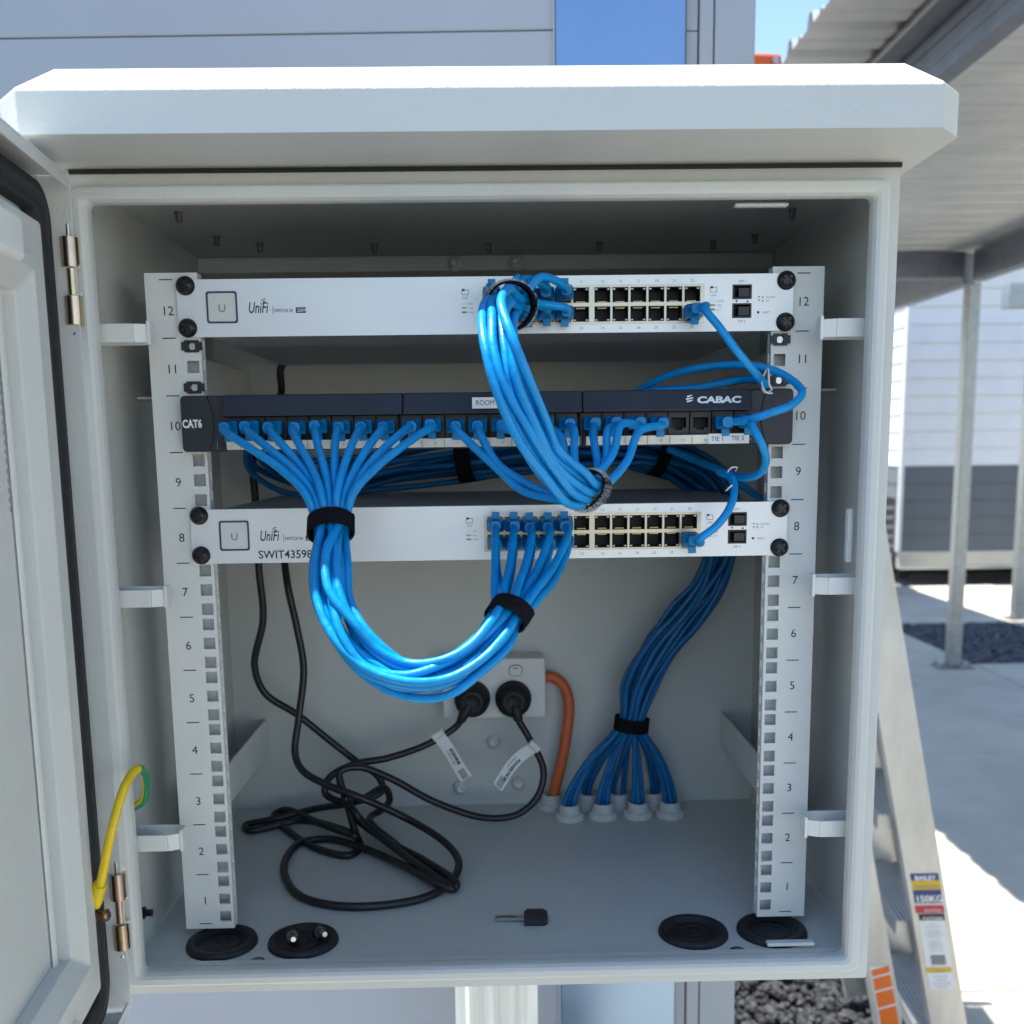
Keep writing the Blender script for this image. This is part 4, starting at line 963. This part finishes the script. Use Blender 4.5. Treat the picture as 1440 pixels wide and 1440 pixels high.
# =================================================================== POWER OUTLET, PLUGS, CORDS
q0, q1 = at(623, 1012, 284), at(767, 925, 284)
pw = thing('power_outlet', 'white double power outlet on the back wall of the cabinet', 'power outlet', (0, .31, q0.z*.001))
mb = MB(); mb.box(q0.x+1.5, q1.x-1.5, 292.2, 319.5, q0.z+1, q1.z-.5); mb.build('mounting_block', white_pl, pw, bevel=2)
mb = MB(); mb.box(q0.x, q1.x, 284, 292, q0.z, q1.z); mb.build('face_plate', white_pl, pw, bevel=2.5, seg=3)
for px_c in (662, 725):
    c = at(px_c, 943, 283); mb = MB()
    mb.loops([rrect(c.x-7.6, c.x+7.6, c.z-6.5, c.z+6.5, 5, 283.9), rrect(c.x-7.6, c.x+7.6, c.z-6.5, c.z+6.5, 5, 283.2), rrect(c.x-7, c.x+7, c.z-5.9, c.z+5.9, 4.6, 283.2), rrect(c.x-7, c.x+7, c.z-5.9, c.z+5.9, 4.6, 283.7)], 1)
    mb.loops([rrect(c.x-6.8, c.x+6.8, c.z-5.7, c.z+5.7, 4.4, 283.8), rrect(c.x-6.6, c.x+6.6, c.z-5.5, c.z+5.5, 4.3, 281.6)], 0, cap1=True)
    mb.box(c.x-3, c.x+3, 281.4, 281.5, c.z+2.2, c.z+3.6, 2); mb.build('rocker_switch', [white_pl, greyink, mat('faded_red', (.6, .2, .18), .5) if px_c == 662 else MATS['faded_red']], pw)
def black_plug(root, c, dirv):
    mb = MB(); mb.lathe(c, (0, -1, 0), [(19.8, 0), (20.2, 1), (20.2, 4), (18.6, 4.6), (18.4, 8), (19.4, 9), (19.2, 13), (17, 15.5), (15.8, 16), (15.6, 17), (14.6, 17.3), (14.2, 20.5), (12, 23.5), (9, 24.3), (8.6, 23.6), (0, 23.6)], 36)
    e = c+Vector((0, -14, 0)); mb.tube(spline([e, e+Vector((dirv[0]*8, -7, -10)), e+Vector((dirv[0]*14, -8, -20))], 5), lambda t: 8-3*t, 12)
    mb.build('plug', rubber, root, )
    return e+Vector((dirv[0]*14, -8, -20))
def F(px, py, dz=0): return zat(px, py, FZ+4+dz)
c1, c2_ = at(664, 984, 275), at(722, 984, 275)
c1.y = c2_.y = 283.8
cd1 = thing('black_mains_cable', 'black power cord from the left plug, rising on the left to the switches', 'power cord', tuple(c1*.001), 'black power cords')
e1 = black_plug(cd1, c1, (-.9, 0)); 
P = [e1, at(640, 1023, 262), at(600, 1047, 256), at(545, 1066, 250), at(497, 1075, 240), at(463, 1094, 232), at(457, 1114, 228), at(478, 1127, 236), at(515, 1124, 248), at(538, 1110, 258), at(531, 1091, 262), at(506, 1074, 266), at(461, 1039, 266), at(417, 1004, 262), at(373, 975, 256), at(358, 936, 250), at(370, 870, 246), at(364, 800, 240), Vector((-243, 235, 345)), Vector((-243, 240, 400)), at(395, 555, 285), at(396, 515, 290), Vector((-200, 296, 505))]
mb = MB(); mb.tube(spline(P, 10), 3.9, 12); mb.build('jacket', cord, cd1)
cd2 = thing('black_mains_cable', 'black power cord from the right plug, looping over the cabinet floor', 'power cord', tuple(c2_*.001), 'black power cords')
e2 = black_plug(cd2, c2_, (.35, 0))
P = [e2, at(744, 1038, 262), at(764, 1082, 258), at(757, 1118, 252), at(728, 1145, 244), at(682, 1150, 238), at(612, 1128, 232), at(548, 1094, 228), at(505, 1079, 222), at(478, 1086, 214), at(487, 1125, 205), F(500, 1172, 8), F(507, 1190), F(490, 1203), F(448, 1194), F(405, 1168), F(386, 1146, 3), F(400, 1139, 8), F(450, 1158, 9), F(500, 1176, 14), F(480, 1166, 9), F(420, 1154, 4), F(352, 1168), F(346, 1160), F(380, 1153, 4), F(440, 1138, 14), at(505, 1126, 220), at(540, 1108, 240), at(548, 1124, 250), at(538, 1138, 262), F(520, 1150, 10), F(560, 1190, 6), F(600, 1222, 2), F(638, 1250), F(642, 1244, 3), F(600, 1212, 8), F(540, 1180, 10), F(500, 1150, 22), at(484, 1120, 196)]
P += [F(520, 1194, 13), F(580, 1224, 10), F(640, 1247, 6), F(630, 1246, 12)][:0]
mb = MB(); mb.tube(spline(P, 9), 3.9, 12); mb.build('jacket', cord, cd2)
cd3 = thing('black_mains_cable', 'long black power cord making the big oval on the cabinet floor', 'power cord', tuple(F(450, 1270)*.001), 'black power cords')
P = [at(484, 1120, 192), F(505, 1150, 26), F(560, 1196, 14), F(610, 1232, 8), F(636, 1250, 2), F(610, 1240, 6), F(560, 1214, 5), F(500, 1189, 2), F(460, 1180), F(425, 1184), F(402, 1208), F(402, 1236), F(425, 1262), F(475, 1274), F(540, 1273), F(600, 1261), F(636, 1238, 3), F(645, 1212, 8), F(625, 1184, 14), F(570, 1150, 26), at(505, 1121, 190), at(460, 1104, 198), at(425, 1083, 208), at(415, 1060, 216), at(420, 1010, 228), at(427, 940, 238), at(417, 880, 240), at(404, 820, 240), Vector((-228, 293, 330)), Vector((-224, 296, 350)), Vector((-215, 297, 352))]
mb = MB(); mb.tube(spline(P, 9), 3.9, 12); mb.build('jacket', cord, cd3)
# flag tags
def flag(label, A, B, Wd, Y, words, bar, bend=0):
    """ribbon wrapped on a cord: A start (px,py), B end (px,py), width mm"""
    a, b_ = at(*A, Y), at(*B, Y-8); d = (b_-a); n_ = 14; Lg = d.length; d = d.normalized(); v = Vector((0, -1, 0)).cross(d).normalized()
    root = thing('cord_tag', label, 'cable tag', tuple(a*.001), 'white tags on the power cords')
    mb = MB(); lps = []; N = 10
    def pos(t): return a + d*(Lg*t) + Vector((0, 3*math.sin(t*5), 0)) + v*(bend*math.sin(t*PI))
    for k in range(N+1):
        p = pos(k/N); lps.append([p-v*Wd/2, p+v*Wd/2, p+v*Wd/2+Vector((0, .3, 0)), p-v*Wd/2+Vector((0, .3, 0))])
    mb.loops(lps, cap0=True, cap1=True); mb.cyl(a-v*0-Vector((0, 0, 0))-d*3+v*(-Wd/2), a-d*3+v*Wd/2, 4.3, n=14, cap=False); mb.build('ribbon', paper, root)
    tx = MB(); 
    def put(s, t0, voff, h, bold=0):
        vs, fs = textverts(s, 1.0, 1, 0, bold); k = h/.73
        out = []
        for q_ in vs:
            tt = t0+q_.x*k/Lg; p = pos(min(tt, 1)); out.append(p + v*(voff+q_.y*k)+Vector((0, -.15, 0)))
        tx.add(out, fs)
    put(words[0], .34, .6, 3.4, .05); put(words[1], .34, -3.6, 2.2)
    for k in range(12):
        t = .78+k*.017; p = pos(t); p2 = pos(t+(.009 if k % 3 else .005)); o = Vector((0, -.2, 0))
        tx.add([p-v*4+o, p2-v*4+o, p2+v*4+o, p+v*4+o], [(0, 1, 2, 3)])
    tx.build('lettering', ink, root)
flag('white paper tag hanging from the left cord', (618, 1036), (656, 1094), 13.5, 252, ('SQSHINE', 'CAB MF 10A'), 1)
flag('white paper tag curling off the right cord, turned down left', (749, 1052), (700, 1106), 13, 250, ('POWERTECH', 'CABLE SUIT'), 1, bend=-4)

# =================================================================== KEY AND LOOSE SCREWS
kz = FZ+1.2; k0, k1, k2 = zat(696, 1296, kz), zat(737, 1293, kz), zat(770, 1292, kz)
ky = thing('cabinet_key', 'small key with a black plastic head lying on the cabinet floor', 'key', tuple(k1*.001))
hz = (k1.y)
mb = MB()
hd = [(k1.x, hz-11), (k2.x-3, hz-11), (k2.x, hz-7), (k2.x, hz+6), (k2.x-4, hz+11), (k1.x+3, hz+11), (k1.x, hz+6)]
mb.loops([[Vector((x, y_, FZ+.2)) for x, y_ in hd], [Vector((x, y_, FZ+6)) for x, y_ in hd]], cap0=True, cap1=True); mb.cyl((k2.x-8, hz+2, FZ+6.01), (k2.x-8, hz+2, FZ+6.3), 2.2, n=12); mb.build('key_head', black, ky, bevel=1)
mb = MB(); mb.box(k0.x, k1.x-.2, hz-3.2, hz+2.6, FZ+2, FZ+4.2)
for i in range(6): x = k0.x+2+i*3.0; mb.box(x, x+1.5, hz+2.7, hz+4.6-(i % 3)*.7, FZ+2, FZ+4.2); mb.cyl((x+.8, hz, FZ+4.21), (x+.8, hz, FZ+4.5), .8, n=8, m=1)
mb.build('key_blade', [keym, ink], ky)
for i, (x, y_, a) in enumerate(((-174, -12, 1.3), (-153, -6, 1.0))):
    s_ = thing('loose_screw', ['left loose screw lying in the black floor grommet', 'right loose screw lying in the black floor grommet'][i], 'screw', (x*.001, y_*.001, (FZ+4)*.001), 'loose screws in the grommet')
    d = Vector((math.cos(a), -math.sin(a), .2)).normalized(); c = Vector((x, y_, FZ+7))
    mb = MB(); mb.cyl(c, c+d*4, 6, 5, n=16); mb.build('head', blacksteel, s_); mb = MB(); mb.cyl(c+d*4.1, c+d*15, 2.2, n=10); mb.build('thread', zinc, s_)
